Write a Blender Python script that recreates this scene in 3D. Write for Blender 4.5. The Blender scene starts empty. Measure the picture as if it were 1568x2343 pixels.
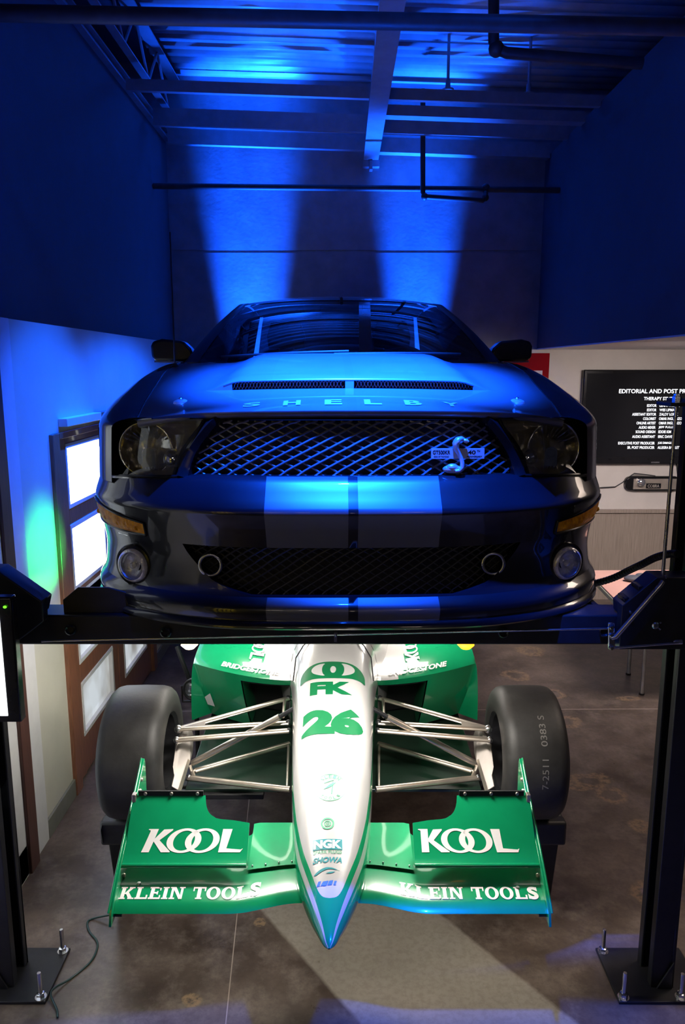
import bpy, bmesh, math, random
from mathutils import Vector, Matrix
random.seed(7)
R = math.radians
SC = bpy.context.scene
COL = SC.collection
PI = math.pi

# ------------------------------------------------------------------ camera
FPX, CX, CY = 1750.0, 784.0, 1171.5
PITCH = R(10.7)
CAMH = 2.40
cam_d = bpy.data.cameras.new('camera')
cam = bpy.data.objects.new('camera', cam_d)
COL.objects.link(cam)
cam.location = (0, 0, CAMH)
cam.rotation_euler = (R(90) - PITCH, 0, 0)
cam_d.sensor_fit = 'VERTICAL'
cam_d.sensor_height = 36.0
cam_d.lens = FPX / 2343.0 * 36.0
cam_d.clip_start = 0.05
SC.camera = cam

def ray(px, py):
    u = (px - CX) / FPX
    v = (CY - py) / FPX
    return Vector((u, math.cos(PITCH) + v * math.sin(PITCH), -math.sin(PITCH) + v * math.cos(PITCH)))
def at(px, py, Y):                     # point of the place seen at a pixel, at depth Y
    d = ray(px, py)
    return Vector((0, 0, CAMH)) + d * (Y / d.y)
def fl(px, py, h=0.0):                 # point of a level surface seen at a pixel
    d = ray(px, py)
    return Vector((0, 0, CAMH)) + d * ((h - CAMH) / d.z)

# ------------------------------------------------------------------ world, exposure
SC.view_settings.view_transform = 'Standard'
SC.view_settings.look = 'None'
SC.view_settings.gamma = 1.0
SC.view_settings.use_curve_mapping = False
SC.view_settings.exposure = 0.0
W = bpy.data.worlds.new('world')
SC.world = W
W.use_nodes = True
W.node_tree.nodes['Background'].inputs[0].default_value = (0.35, 0.40, 0.75, 1)
W.node_tree.nodes['Background'].inputs[1].default_value = 0.012

# ------------------------------------------------------------------ lights of the place
BLUE = (0.004, 0.085, 1.0)
def aim(o, target):
    d = Vector(target) - o.location
    o.rotation_euler = d.to_track_quat('-Z', 'Y').to_euler()
def spot(name, loc, target, power, color, angle, blend=0.5, radius=0.05):
    l = bpy.data.lights.new(name, 'SPOT')
    l.energy = power; l.color = color; l.spot_size = R(angle); l.spot_blend = blend
    l.shadow_soft_size = radius
    o = bpy.data.objects.new(name, l); COL.objects.link(o)
    o.location = loc; aim(o, target)
    return o
def area(name, loc, target, power, color, sx, sy, spread=180):
    l = bpy.data.lights.new(name, 'AREA')
    l.shape = 'RECTANGLE'; l.size = sx; l.size_y = sy
    l.energy = power; l.color = color; l.spread = R(spread)
    o = bpy.data.objects.new(name, l); COL.objects.link(o)
    o.location = loc; aim(o, target)
    return o
# ceiling spot over the front bumper, washing the bonnet blue
spot('blue_bonnet_spot', (0.02, 1.90, 4.60), (0.04, 3.12, 2.42), 23000, BLUE, 35, 1.0, 0.04)
b_ = spot('added_bumper_spot', (0.02, 1.80, 4.60), (0.06, 2.50, 2.08), 4300, BLUE, 9, 1.0, 0.03)  # second beam, added so the bumper and grille catch the blue
b_.scale = (4.5, 1.0, 1.0)
# weak blue floor spot in front of the race car's nose
f_ = spot('blue_floor_spot', (0.35, 1.50, 2.15), (0.35, 1.52, 0.0), 330, BLUE, 52.5, 0.06, 0.02)
f_.scale = (3.0, 1.0, 1.0)
# two uplights behind the car, grazing the back wall
spot('blue_uplight_west', (-0.90, 7.45, 0.6), (-0.90, 7.80, 3.7), 22000, BLUE, 18.5, 1.0, 0.02)
spot('blue_uplight_east', (0.74, 7.45, 0.6), (0.74, 7.80, 3.7), 18500, BLUE, 17.5, 1.0, 0.02)
# lamps behind the car turned up at the roof deck
spot('blue_deck_lamp_west', (-0.75, 7.62, 2.7), (-0.50, 6.75, 5.0), 1500, BLUE, 62, 0.9, 0.05)
spot('blue_deck_lamp_east', (0.62, 7.62, 2.7), (0.66, 6.85, 5.0), 1300, BLUE, 50, 0.9, 0.05)
# blue wash down the pale wall beside the doors
w_ = spot('blue_wall_wash', (-0.60, 5.3, 4.4), (-1.53, 5.3, 1.98), 1700, BLUE, 14.5, 1.0, 0.03)
w_.scale = (6.0, 1.0, 1.0)
w_ = spot('blue_wall_wash_near', (-0.60, 4.0, 4.4), (-1.53, 3.9, 2.10), 1100, BLUE, 14, 1.0, 0.03)
w_.scale = (3.0, 1.0, 1.0)
# green lamp beside the runway, on the pale wall
spot('green_wall_lamp', (-1.02, 3.95, 1.32), (-1.53, 3.84, 1.47), 42, (0.03, 1.0, 0.16), 56, 0.8, 0.03)
# upper walls: weak general blue from two added fill spots
spot('blue_side_fill_west', (1.2, 2.6, 4.4), (-1.68, 5.7, 3.2), 70, BLUE, 58, 1.0, 0.05)
spot('blue_side_fill_east', (-1.0, 2.6, 4.4), (1.94, 5.2, 3.3), 55, BLUE, 58, 1.0, 0.05)
# white work lights on the underside of the lift beam, over the race car
for s_ in (-1, 1):
    area('under_lift_worklight', (-0.04+s_*.30, 2.62, 1.425), (-0.04+s_*.26, 2.55, 0.4), 11.5, (1.0, 0.94, 0.86), 0.26, 0.10)
area('under_lift_worklight_rear', (-0.04, 3.9, 1.36), (-0.04, 3.8, 0.4), 20, (1.0, 0.93, 0.84), 1.2, 0.3)
area('under_runway_fill', (-0.80, 3.5, 1.36), (-0.85, 3.5, 0.4), 5, (1.0, 0.95, 0.86), 0.2, 1.2)  # added fill to brighten the pale wall low down
# warm lamps in the alcove to the right; added fill from behind the viewer
area('alcove_lamp', (2.6, 5.2, 2.45), (2.6, 6.2, 1.2), 50, (1.0, 0.87, 0.82), 0.9, 0.6, 130)
area('alcove_lamp_near', (2.3, 3.2, 2.50), (1.9, 3.0, 0.0), 10, (1.0, 0.80, 0.66), 0.5, 0.5, 130)
area('gallery_fill_west', (-0.9, -1.2, 2.9), (-0.4, 2.4, 1.4), 0.25, (1.0, 0.85, 0.72), 0.35, 0.2, 70)
area('gallery_fill_east', (1.0, -1.2, 2.9), (0.5, 2.4, 1.4), 0.25, (1.0, 0.80, 0.66), 0.35, 0.2, 70)
spot('added_panel_spot', (-0.4, -0.2, 3.1), (-1.5, 0.4, 1.7), 260, (1.0, 0.9, 0.75), 60, 0.8, 0.05)  # added spot to light the panel that the car reflects
# daylight through the glazed doors
area('door_daylight', (-1.44, 4.7, 1.2), (0.0, 4.2, 0.5), 3.5, (0.86, 0.93, 1.0), 1.2, 1.6)
area('near_door_daylight', (-1.46, 2.6, 0.6), (-0.6, 2.6, 0.0), 1.2, (0.80, 0.90, 1.0), 1.0, 0.9, 90)

# ------------------------------------------------------------------ materials
def nodes_of(name):
    m = bpy.data.materials.new(name); m.use_nodes = True
    nt = m.node_tree
    return m, nt, nt.nodes['Principled BSDF']
def nd(nt, t, **kw):
    n = nt.nodes.new(t)
    for k, v in kw.items(): setattr(n, k, v)
    return n
def math_(nt, op, a, b=None, c=None, clamp=False):
    n = nd(nt, 'ShaderNodeMath', operation=op); n.use_clamp = clamp
    for i, x in enumerate((a, b, c)):
        if x is None: continue
        if isinstance(x, (int, float)): n.inputs[i].default_value = x
        else: nt.links.new(x, n.inputs[i])
    return n.outputs[0]
def mix_(nt, fac, a, b):
    n = nd(nt, 'ShaderNodeMix', data_type='RGBA')
    if isinstance(fac, (int, float)): n.inputs[0].default_value = fac
    else: nt.links.new(fac, n.inputs[0])
    for i, x in ((6, a), (7, b)):
        if isinstance(x, tuple): n.inputs[i].default_value = (*x[:3], 1)
        else: nt.links.new(x, n.inputs[i])
    return n.outputs[2]
def noise_(nt, scale, detail=4, rough=0.55, vec=None, stretch=None):
    if vec is None:
        vec = nd(nt, 'ShaderNodeTexCoord').outputs['Object']
    if stretch:
        mp = nd(nt, 'ShaderNodeMapping'); mp.inputs['Scale'].default_value = stretch
        nt.links.new(vec, mp.inputs[0]); vec = mp.outputs[0]
    n = nd(nt, 'ShaderNodeTexNoise'); n.inputs['Scale'].default_value = scale
    n.inputs['Detail'].default_value = detail; n.inputs['Roughness'].default_value = rough
    nt.links.new(vec, n.inputs['Vector'])
    return n.outputs[0]
def ramp_(nt, fac, stops):
    n = nd(nt, 'ShaderNodeValToRGB')
    e = n.color_ramp.elements
    while len(e) < len(stops): e.new(0.5)
    for i, (p, c) in enumerate(stops):
        e[i].position = p
        e[i].color = (c, c, c, 1) if isinstance(c, (int, float)) else (*c, 1)
    nt.links.new(fac, n.inputs[0])
    return n.outputs[0]
def M(name, col, rough=0.5, metal=0.0, var=0.12, scale=14.0, bump=0.0, bscale=60.0, coat=0.0,
      emit=None, estr=0.0, trans=0.0, ior=1.45, spec=0.5, stretch=None, rvar=0.08):
    m, nt, b = nodes_of(name)
    nz = noise_(nt, scale, 5, 0.6, stretch=stretch)
    lo = tuple(c * (1 - var) for c in col); hi = tuple(min(1, c * (1 + var)) for c in col)
    nt.links.new(mix_(nt, ramp_(nt, nz, [(0.3, 0.0), (0.7, 1.0)]), lo, hi), b.inputs['Base Color'])
    r = math_(nt, 'ADD', math_(nt, 'MULTIPLY', nz, rvar), rough - rvar * 0.5, clamp=True)
    nt.links.new(r, b.inputs['Roughness'])
    b.inputs['Metallic'].default_value = metal
    b.inputs['Specular IOR Level'].default_value = spec
    b.inputs['IOR'].default_value = ior
    if coat:
        b.inputs['Coat Weight'].default_value = coat; b.inputs['Coat Roughness'].default_value = 0.04
    if emit:
        b.inputs['Emission Color'].default_value = (*emit, 1); b.inputs['Emission Strength'].default_value = estr
    if trans: b.inputs['Transmission Weight'].default_value = trans
    if bump:
        bn = nd(nt, 'ShaderNodeBump'); bn.inputs['Strength'].default_value = bump; bn.inputs['Distance'].default_value = 0.01
        nt.links.new(noise_(nt, bscale, 4, stretch=stretch), bn.inputs['Height']); nt.links.new(bn.outputs[0], b.inputs['Normal'])
    return m
def glass_thin(name, tint, refl=0.10, rough=0.02):
    m = bpy.data.materials.new(name); m.use_nodes = True; nt = m.node_tree
    for n in list(nt.nodes):
        if n.type != 'OUTPUT_MATERIAL': nt.nodes.remove(n)
    out = [n for n in nt.nodes if n.type == 'OUTPUT_MATERIAL'][0]
    tr = nd(nt, 'ShaderNodeBsdfTransparent'); tr.inputs[0].default_value = (*tint, 1)
    gl = nd(nt, 'ShaderNodeBsdfGlossy'); gl.inputs['Roughness'].default_value = rough
    fr = nd(nt, 'ShaderNodeFresnel'); fr.inputs[0].default_value = 1.5
    nz = noise_(nt, 3.0, 2)
    f = math_(nt, 'ADD', math_(nt, 'MULTIPLY', fr.outputs[0], 0.9), math_(nt, 'MULTIPLY', nz, refl * 0.3), clamp=True)
    mx = nd(nt, 'ShaderNodeMixShader')
    nt.links.new(f, mx.inputs[0]); nt.links.new(tr.outputs[0], mx.inputs[1]); nt.links.new(gl.outputs[0], mx.inputs[2])
    nt.links.new(mx.outputs[0], out.inputs[0])
    return m

MT = {}
MT['navy_wall'] = M('dark_wall_paint', (0.075, 0.075, 0.09), 0.75, var=0.10, scale=3, bump=0.08)
MT['back_wall'] = M('dark_concrete_paint', (0.22, 0.22, 0.24), 0.55, var=0.18, scale=5, bump=0.15, bscale=30)
MT['cream_wall'] = M('cream_wall_paint', (0.62, 0.60, 0.50), 0.6, var=0.05, scale=4, bump=0.05)
MT['white_paint'] = M('white_trim_paint', (0.72, 0.71, 0.70), 0.5, var=0.04)
MT['alcove_wall'] = M('pale_alcove_paint', (0.60, 0.56, 0.52), 0.6, var=0.05, scale=4)
MT['wood_door'] = M('red_brown_door_wood', (0.27, 0.11, 0.06), 0.35, coat=0.4, var=0.35, scale=9, stretch=(14, 14, 1), bump=0.08)
MT['dark_wood'] = M('dark_brown_frame_wood', (0.10, 0.045, 0.035), 0.45, var=0.3, scale=9, stretch=(14, 14, 1))
MT['wainscot'] = M('grey_brown_wainscot', (0.30, 0.245, 0.205), 0.55, var=0.22, scale=5, stretch=(22, 22, 0.8), bump=0.1)
MT['baseboard'] = M('grey_rubber_baseboard', (0.20, 0.20, 0.17), 0.5)
MT['deck'] = M('painted_roof_deck', (0.42, 0.42, 0.44), 0.45, metal=0.2, var=0.15, scale=6)
MT['steel_paint'] = M('painted_roof_steel', (0.24, 0.24, 0.26), 0.5, metal=0.2, var=0.15, scale=8)
MT['black_pipe'] = M('black_iron_pipe', (0.035, 0.033, 0.033), 0.5, var=0.3)
MT['black_steel'] = M('black_powder_coat', (0.016, 0.016, 0.018), 0.38, var=0.25, scale=20, bump=0.04, bscale=180)
MT['steel'] = M('bright_steel', (0.62, 0.62, 0.64), 0.28, metal=1.0, var=0.1)
MT['zinc'] = M('zinc_plated_steel', (0.70, 0.71, 0.74), 0.22, metal=1.0, var=0.1)
MT['rubber'] = M('tyre_rubber', (0.030, 0.029, 0.028), 0.52, var=0.35, scale=9, bump=0.06, bscale=70)
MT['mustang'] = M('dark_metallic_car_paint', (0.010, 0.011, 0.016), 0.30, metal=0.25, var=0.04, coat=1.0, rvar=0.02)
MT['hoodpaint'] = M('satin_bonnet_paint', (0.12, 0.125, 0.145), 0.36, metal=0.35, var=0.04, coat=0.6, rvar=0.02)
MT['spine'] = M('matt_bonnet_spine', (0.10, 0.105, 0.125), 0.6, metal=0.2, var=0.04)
MT['stripe'] = M('satin_stripe_paint', (0.13, 0.14, 0.165), 0.36, metal=0.4, var=0.04, coat=0.6, rvar=0.02)
MT['black_trim'] = M('gloss_black_trim', (0.008, 0.008, 0.009), 0.22, var=0.2, rvar=0.02)
MT['black_plastic'] = M('matt_black_plastic', (0.012, 0.012, 0.013), 0.6, var=0.2)
MT['mesh_metal'] = M('smoked_chrome_mesh', (0.20, 0.20, 0.21), 0.35, metal=0.7, var=0.1)
MT['dark_mesh'] = M('black_wire_mesh', (0.05, 0.05, 0.055), 0.4, metal=0.3)
MT['chrome'] = M('chrome', (0.82, 0.82, 0.84), 0.10, metal=0.92, var=0.03, rvar=0.02)
MT['fog'] = M('pressed_lamp_reflector', (0.85, 0.82, 0.80), 0.2, metal=0.35, var=0.25, scale=50, bump=0.5, bscale=45)
MT['badge'] = M('satin_silver_badge', (0.62, 0.62, 0.64), 0.28, metal=0.55, var=0.04)
MT['smoke_chrome'] = M('smoked_reflector_chrome', (0.62, 0.57, 0.47), 0.16, metal=0.8, bump=0.12, bscale=30, var=0.15, scale=40, rvar=0.03)
MT['amber'] = M('amber_lens', (1.0, 0.30, 0.005), 0.4, var=0.5, scale=45, spec=0.25, bump=0.6, bscale=50)
MT['lens'] = glass_thin('clear_lamp_lens', (0.93, 0.95, 0.97))
MT['windscreen'] = glass_thin('tinted_car_glass', (0.42, 0.46, 0.52))
MT['interior'] = M('black_cabin_vinyl', (0.018, 0.018, 0.020), 0.6, var=0.2, bump=0.05)
MT['silver'] = M('silver_race_paint', (0.56, 0.55, 0.54), 0.30, metal=0.35, var=0.03, coat=0.8, rvar=0.02)
MT['green'] = M('green_race_paint', (0.004, 0.26, 0.10), 0.22, var=0.05, coat=0.9, rvar=0.02)
MT['green_mark'] = M('green_vinyl_lettering', (0.002, 0.11, 0.036), 0.4, var=0.04)
MT['pale_green'] = M('faded_green_vinyl', (0.10, 0.36, 0.22), 0.4, var=0.1)
MT['blue_mark'] = M('blue_vinyl_lettering', (0.03, 0.16, 0.55), 0.4, var=0.04)
MT['teal_mark'] = M('teal_vinyl_lettering', (0.01, 0.24, 0.28), 0.4, var=0.04)
MT['white_mark'] = M('white_vinyl_lettering', (0.84, 0.82, 0.80), 0.4, var=0.03)
MT['grey_mark'] = M('worn_grey_lettering', (0.20, 0.19, 0.18), 0.5, var=0.15)
MT['carbon'] = M('black_carbon_tray', (0.012, 0.028, 0.018), 0.35, var=0.3, coat=0.4)
MT['arm'] = M('nickel_suspension_tube', (0.60, 0.53, 0.45), 0.30, metal=0.85, var=0.12)
MT['upright'] = M('cast_grey_upright', (0.30, 0.27, 0.245), 0.45, metal=0.4, var=0.12)
MT['yellow'] = M('yellow_panel_paint', (0.62, 0.48, 0.03), 0.45, var=0.06)
MT['red'] = M('red_poster_border', (0.26, 0.003, 0.008), 0.7, var=0.05, spec=0.1)
MT['paper'] = M('poster_paper', (0.58, 0.55, 0.60), 0.6, var=0.04)
MT['pink'] = M('pink_table_laminate', (0.58, 0.33, 0.27), 0.45, var=0.06, scale=5)
MT['pale_edge'] = M('pale_table_edging', (0.66, 0.64, 0.42), 0.5, var=0.05)
MT['tv_black'] = M('gloss_black_television', (0.012, 0.012, 0.014), 0.15, var=0.1)
MT['screen_off'] = M('dark_glass_screen', (0.010, 0.010, 0.012), 0.10, var=0.1, emit=(0.02, 0.02, 0.024), estr=0.08)
MT['screen_text'] = M('lit_screen_text', (0.8, 0.8, 0.8), 0.4, emit=(0.9, 0.93, 1.0), estr=1.3)
MT['screen_white'] = M('lit_white_screen', (0.8, 0.8, 0.8), 0.4, emit=(0.93, 0.97, 1.0), estr=2.2)
MT['led_green'] = M('green_indicator', (0.1, 0.6, 0.05), 0.4, emit=(0.15, 1.0, 0.02), estr=2.0)
MT['bulb_warm'] = M('warm_lit_lamp', (0.8, 0.7, 0.5), 0.4, emit=(1.0, 0.82, 0.55), estr=6.0)
MT['bulb_amber'] = M('amber_lit_lamp', (0.8, 0.4, 0.05), 0.4, emit=(1.0, 0.36, 0.01), estr=4.0)
MT['pendant'] = M('added_lamp_glow', (0.9, 0.85, 0.8), 0.4, emit=(1.0, 0.84, 0.70), estr=10.0)  # glow of the added unseen lamps
MT['led_strip'] = M('white_led_strip', (0.9, 0.9, 0.9), 0.4, emit=(1.0, 0.95, 0.86), estr=8.0)
MT['grey_pouch'] = M('dark_grey_cloth', (0.06, 0.065, 0.085), 0.7, bump=0.2)
MT['hose'] = M('black_ribbed_hose', (0.02, 0.02, 0.022), 0.32)
MT['cable'] = M('dark_green_cable', (0.02, 0.05, 0.045), 0.35)
MT['stainless_leg'] = M('brushed_table_leg', (0.55, 0.56, 0.60), 0.35, metal=0.8)
MT['silver_rib'] = M('ribbed_cast_aluminium', (0.52, 0.47, 0.41), 0.4, metal=0.7)

def pane_mat(name, strength, murk):
    m, nt, b = nodes_of(name)
    n1 = noise_(nt, 2.2, 3, 0.5, stretch=(1, 1.2, 0.8))
    c = mix_(nt, ramp_(nt, n1, [(0.40, 0.0), (0.62, 1.0)]), (0.88, 0.95, 1.0), murk)
    nt.links.new(c, b.inputs['Emission Color'])
    b.inputs['Emission Strength'].default_value = strength
    b.inputs['Base Color'].default_value = (0.2, 0.22, 0.24, 1)
    b.inputs['Roughness'].default_value = 0.08
    return m
MT['pane_bright'] = pane_mat('bright_daylit_glass', 7.0, (0.86, 0.93, 0.98))
MT['pane_dim'] = pane_mat('daylit_glass_street_view', 0.85, (0.36, 0.38, 0.42))
MT['pane_low'] = pane_mat('lower_door_glass_pavement_view', 0.62, (0.34, 0.31, 0.27))

def floor_mat():
    m, nt, b = nodes_of('stained_concrete_floor')
    co = nd(nt, 'ShaderNodeTexCoord').outputs['Object']
    sx = nd(nt, 'ShaderNodeSeparateXYZ'); nt.links.new(co, sx.inputs[0])
    X, Y = sx.outputs[0], sx.outputs[1]
    n1 = noise_(nt, 1.6, 8, 0.62, co); n2 = noise_(nt, 7.0, 8, 0.7, co); n3 = noise_(nt, 0.7, 4, 0.6, co)
    n4 = noise_(nt, 38.0, 5, 0.7, co)
    base = mix_(nt, ramp_(nt, n1, [(0.38, 0.0), (0.62, 1.0)]), (0.052, 0.036, 0.028), (0.150, 0.112, 0.088))
    base = mix_(nt, math_(nt, 'MULTIPLY', ramp_(nt, n2, [(0.46, 0.0), (0.66, 1.0)]), 0.55), base, (0.23, 0.185, 0.15))
    base = mix_(nt, math_(nt, 'MULTIPLY', ramp_(nt, n4, [(0.35, 1.0), (0.55, 0.0)]), 0.35), base, (0.05, 0.038, 0.03))
    # pale bare strip running diagonally across the floor
    def side(p, q):
        A, B = fl(*p), fl(*q)
        d = (B - A); nx, ny = d.y, -d.x
        L = math.hypot(nx, ny); nx /= L; ny /= L
        v = math_(nt, 'ADD', math_(nt, 'MULTIPLY', X, nx), math_(nt, 'MULTIPLY', Y, ny))
        return math_(nt, 'SUBTRACT', v, nx * A.x + ny * A.y)
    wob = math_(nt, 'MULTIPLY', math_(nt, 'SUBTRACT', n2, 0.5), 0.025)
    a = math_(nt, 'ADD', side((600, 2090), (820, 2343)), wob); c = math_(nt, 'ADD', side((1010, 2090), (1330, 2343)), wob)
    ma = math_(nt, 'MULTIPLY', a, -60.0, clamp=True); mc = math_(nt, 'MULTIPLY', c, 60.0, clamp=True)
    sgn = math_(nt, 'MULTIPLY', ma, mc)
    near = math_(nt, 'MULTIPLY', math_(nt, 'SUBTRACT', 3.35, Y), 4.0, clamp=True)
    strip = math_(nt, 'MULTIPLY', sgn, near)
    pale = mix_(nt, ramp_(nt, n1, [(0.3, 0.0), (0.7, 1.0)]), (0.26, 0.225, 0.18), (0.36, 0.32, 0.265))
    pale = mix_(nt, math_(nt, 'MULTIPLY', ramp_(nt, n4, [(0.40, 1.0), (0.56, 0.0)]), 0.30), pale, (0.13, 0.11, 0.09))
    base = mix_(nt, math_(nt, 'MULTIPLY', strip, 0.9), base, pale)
    # ochre paint scuffs
    def blob(p, rx, ry, ring):
        P = fl(*p)
        dx = math_(nt, 'DIVIDE', math_(nt, 'SUBTRACT', X, P.x), rx); dy = math_(nt, 'DIVIDE', math_(nt, 'SUBTRACT', Y, P.y), ry)
        r = math_(nt, 'SQRT', math_(nt, 'ADD', math_(nt, 'POWER', math_(nt, 'ABSOLUTE', dx), 2.0), math_(nt, 'POWER', math_(nt, 'ABSOLUTE', dy), 2.0)))
        r = math_(nt, 'ADD', r, math_(nt, 'MULTIPLY', math_(nt, 'SUBTRACT', n2, 0.5), 1.6))
        o = math_(nt, 'MULTIPLY', math_(nt, 'SUBTRACT', 1.0, r), 5.0, clamp=True)
        i = math_(nt, 'MULTIPLY', math_(nt, 'SUBTRACT', r, ring), 6.0, clamp=True)
        return math_(nt, 'MULTIPLY', o, i)
    t = None
    for p, rx, ry, ring in (((1302, 1652), .10, .10, .35), ((1345, 1786), .15, .10, .3), ((1400, 1818), .10, .10, .4), ((1320, 1800), .09, .05, .2),
                            ((1180, 1545), .12, .12, .4), ((1272, 1588), .08, .10, .5), ((1470, 1890), .08, .07, .1), ((1215, 1490), .14, .12, .3),
                            ((1440, 1598), .10, .05, .2), ((440, 2290), .05, .04, .0), ((595, 2110), .03, .03, .0), ((1500, 2045), .12, .10, .3)):
        v = blob(p, rx, ry, ring)
        t = v if t is None else math_(nt, 'MAXIMUM', t, v)
    base = mix_(nt, math_(nt, 'MULTIPLY', math_(nt, 'MULTIPLY', t, ramp_(nt, n4, [(0.40, 0.1), (0.56, 1.0)])), 0.75), base, (0.30, 0.20, 0.11))
    # saw-cut joints
    def joint(p, q, w):
        s = math_(nt, 'ABSOLUTE', side(p, q))
        return math_(nt, 'LESS_THAN', s, w)
    j = math_(nt, 'MAXIMUM', joint((541, 2110), (518, 2330), 0.0022), joint((1290, 1623), (1500, 1622), 0.0045))
    base = mix_(nt, math_(nt, 'MULTIPLY', j, 0.75), base, (0.40, 0.33, 0.27))
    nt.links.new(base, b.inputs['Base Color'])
    nt.links.new(math_(nt, 'ADD', math_(nt, 'MULTIPLY', n2, 0.35), 0.16), b.inputs['Roughness'])
    bn = nd(nt, 'ShaderNodeBump'); bn.inputs['Strength'].default_value = 0.12; bn.inputs['Distance'].default_value = 0.01
    nt.links.new(n2, bn.inputs['Height']); nt.links.new(bn.outputs[0], b.inputs['Normal'])
    return m
MT['floor'] = floor_mat()

# ------------------------------------------------------------------ mesh building
class MB:
    def __init__(s):
        s.v = []; s.f = []; s.mi = []; s.mats = []
    def mat(s, m):
        if m not in s.mats: s.mats.append(m)
        return s.mats.index(m)
    def add(s, vs, fs, m):
        k = s.mat(m); n = len(s.v)
        s.v += [Vector(v) for v in vs]
        for f in fs:
            s.f.append([n + i for i in f]); s.mi.append(k)
        return s
    def box(s, lo, hi, m, mtx=None):
        x0, y0, z0 = lo; x1, y1, z1 = hi
        vs = [Vector(p) for p in ((x0,y0,z0),(x1,y0,z0),(x1,y1,z0),(x0,y1,z0),(x0,y0,z1),(x1,y0,z1),(x1,y1,z1),(x0,y1,z1))]
        if mtx: vs = [mtx @ v for v in vs]
        return s.add(vs, [(0,3,2,1),(4,5,6,7),(0,1,5,4),(1,2,6,5),(2,3,7,6),(3,0,4,7)], m)
    def prism(s, poly, fn, t0, t1, m):            # poly in 2D; fn(a, b, t) -> point
        n = len(poly)
        vs = [fn(a, b, t0) for a, b in poly] + [fn(a, b, t1) for a, b in poly]
        fs = [tuple(range(n))[::-1], tuple(range(n, 2 * n))] + [(i, (i+1) % n, n + (i+1) % n, n + i) for i in range(n)]
        return s.add(vs, fs, m)
    def tube(s, pts, r, m, n=10, caps=True, flat=1.0):
        pts = [Vector(p) for p in pts]; rings = []
        rr = r if isinstance(r, (list, tuple)) else [r] * len(pts)
        up = None
        for i, p in enumerate(pts):
            d = (pts[min(i+1, len(pts)-1)] - pts[max(i-1, 0)]).normalized()
            if up is None:
                up = Vector((0, 0, 1)) if abs(d.z) < 0.9 else Vector((1, 0, 0))
            a = d.cross(up).normalized(); up = a.cross(d).normalized()
            rings.append([p + a * rr[i] * math.cos(2*PI*k/n) + up * rr[i] * flat * math.sin(2*PI*k/n) for k in range(n)])
        vs = [v for g in rings for v in g]; fs = []
        for i in range(len(pts)-1):
            for k in range(n):
                fs.append((i*n+k, i*n+(k+1) % n, (i+1)*n+(k+1) % n, (i+1)*n+k))
        if caps:
            fs.append(tuple(range(n))[::-1]); fs.append(tuple((len(pts)-1)*n+k for k in range(n)))
        return s.add(vs, fs, m)
    def lathe(s, prof, c, axis, m, n=32, a0=0.0, a1=2*PI):   # prof: (radius, along axis)
        c = Vector(c); ax = Vector(axis).normalized()
        u = ax.orthogonal().normalized() if abs(ax.z) > 0.9 else ax.cross(Vector((0, 0, 1))).normalized()
        w = ax.cross(u)
        closed = abs(a1 - a0 - 2*PI) < 1e-6
        k = n if closed else n + 1
        vs = [c + ax * t + (u * math.cos(a0+(a1-a0)*i/n) + w * math.sin(a0+(a1-a0)*i/n)) * r for r, t in prof for i in range(k)]
        fs = []
        for j in range(len(prof)-1):
            for i in range(n):
                i2 = (i+1) % k
                fs.append((j*k+i, j*k+i2, (j+1)*k+i2, (j+1)*k+i))
        return s.add(vs, fs, m)
    def grid(s, fn, nu, nv, m):
        vs = [fn(i/nu, j/nv) for j in range(nv+1) for i in range(nu+1)]
        fs = [(j*(nu+1)+i, j*(nu+1)+i+1, (j+1)*(nu+1)+i+1, (j+1)*(nu+1)+i) for j in range(nv) for i in range(nu)]
        return s.add(vs, fs, m)
    def torus(s, c, axis, R0, r, m, n=28, k=8):
        return s.lathe([(R0 + r*math.cos(2*PI*i/k), r*math.sin(2*PI*i/k)) for i in range(k+1)], c, axis, m, n)
    def ball(s, c, rad, m, nu=20, nv=12):
        c = Vector(c); rx, ry, rz = rad if isinstance(rad, (tuple, list)) else (rad,)*3
        return s.grid(lambda a, b: c + Vector((rx*math.cos(2*PI*a)*math.sin(PI*b), ry*math.sin(2*PI*a)*math.sin(PI*b), rz*math.cos(PI*b))), nu, nv, m)
    def build(s, name, parent=None, origin=None, smooth=38, bevel=0.0, solid=0.0, merge=True, seg=2):
        if origin is None:
            origin = ORG.get(parent.name, Vector()) if parent else Vector()
        me = bpy.data.meshes.new(name)
        me.from_pydata([v - origin for v in s.v], [], s.f)
        for m in s.mats: me.materials.append(m)
        me.polygons.foreach_set('material_index', s.mi)
        if merge:
            bm = bmesh.new(); bm.from_mesh(me)
            bmesh.ops.remove_doubles(bm, verts=bm.verts, dist=1e-5)
            bmesh.ops.dissolve_degenerate(bm, dist=1e-6, edges=bm.edges)
            if not solid: bmesh.ops.recalc_face_normals(bm, faces=bm.faces)
            bm.to_mesh(me); bm.free()
        me.polygons.foreach_set('use_smooth', [True] * len(me.polygons))
        me.set_sharp_from_angle(angle=R(smooth))
        o = bpy.data.objects.new(name, me); COL.objects.link(o)
        if solid:
            md = o.modifiers.new('solid', 'SOLIDIFY'); md.thickness = solid; md.offset = 0
        if bevel:
            md = o.modifiers.new('bevel', 'BEVEL'); md.width = bevel; md.segments = seg; md.limit_method = 'ANGLE'; md.angle_limit = R(35)
        if parent:
            o.parent = parent; ORG[o.name] = origin
        else:
            o.location = origin
        return o
ORG = {}
def tag(o, label, cat, group=None, kind=None):
    o['label'] = label; o['category'] = cat
    if group: o['group'] = group
    if kind: o['kind'] = kind
    return o
def struct(o):
    o['kind'] = 'structure'; return o
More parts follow.
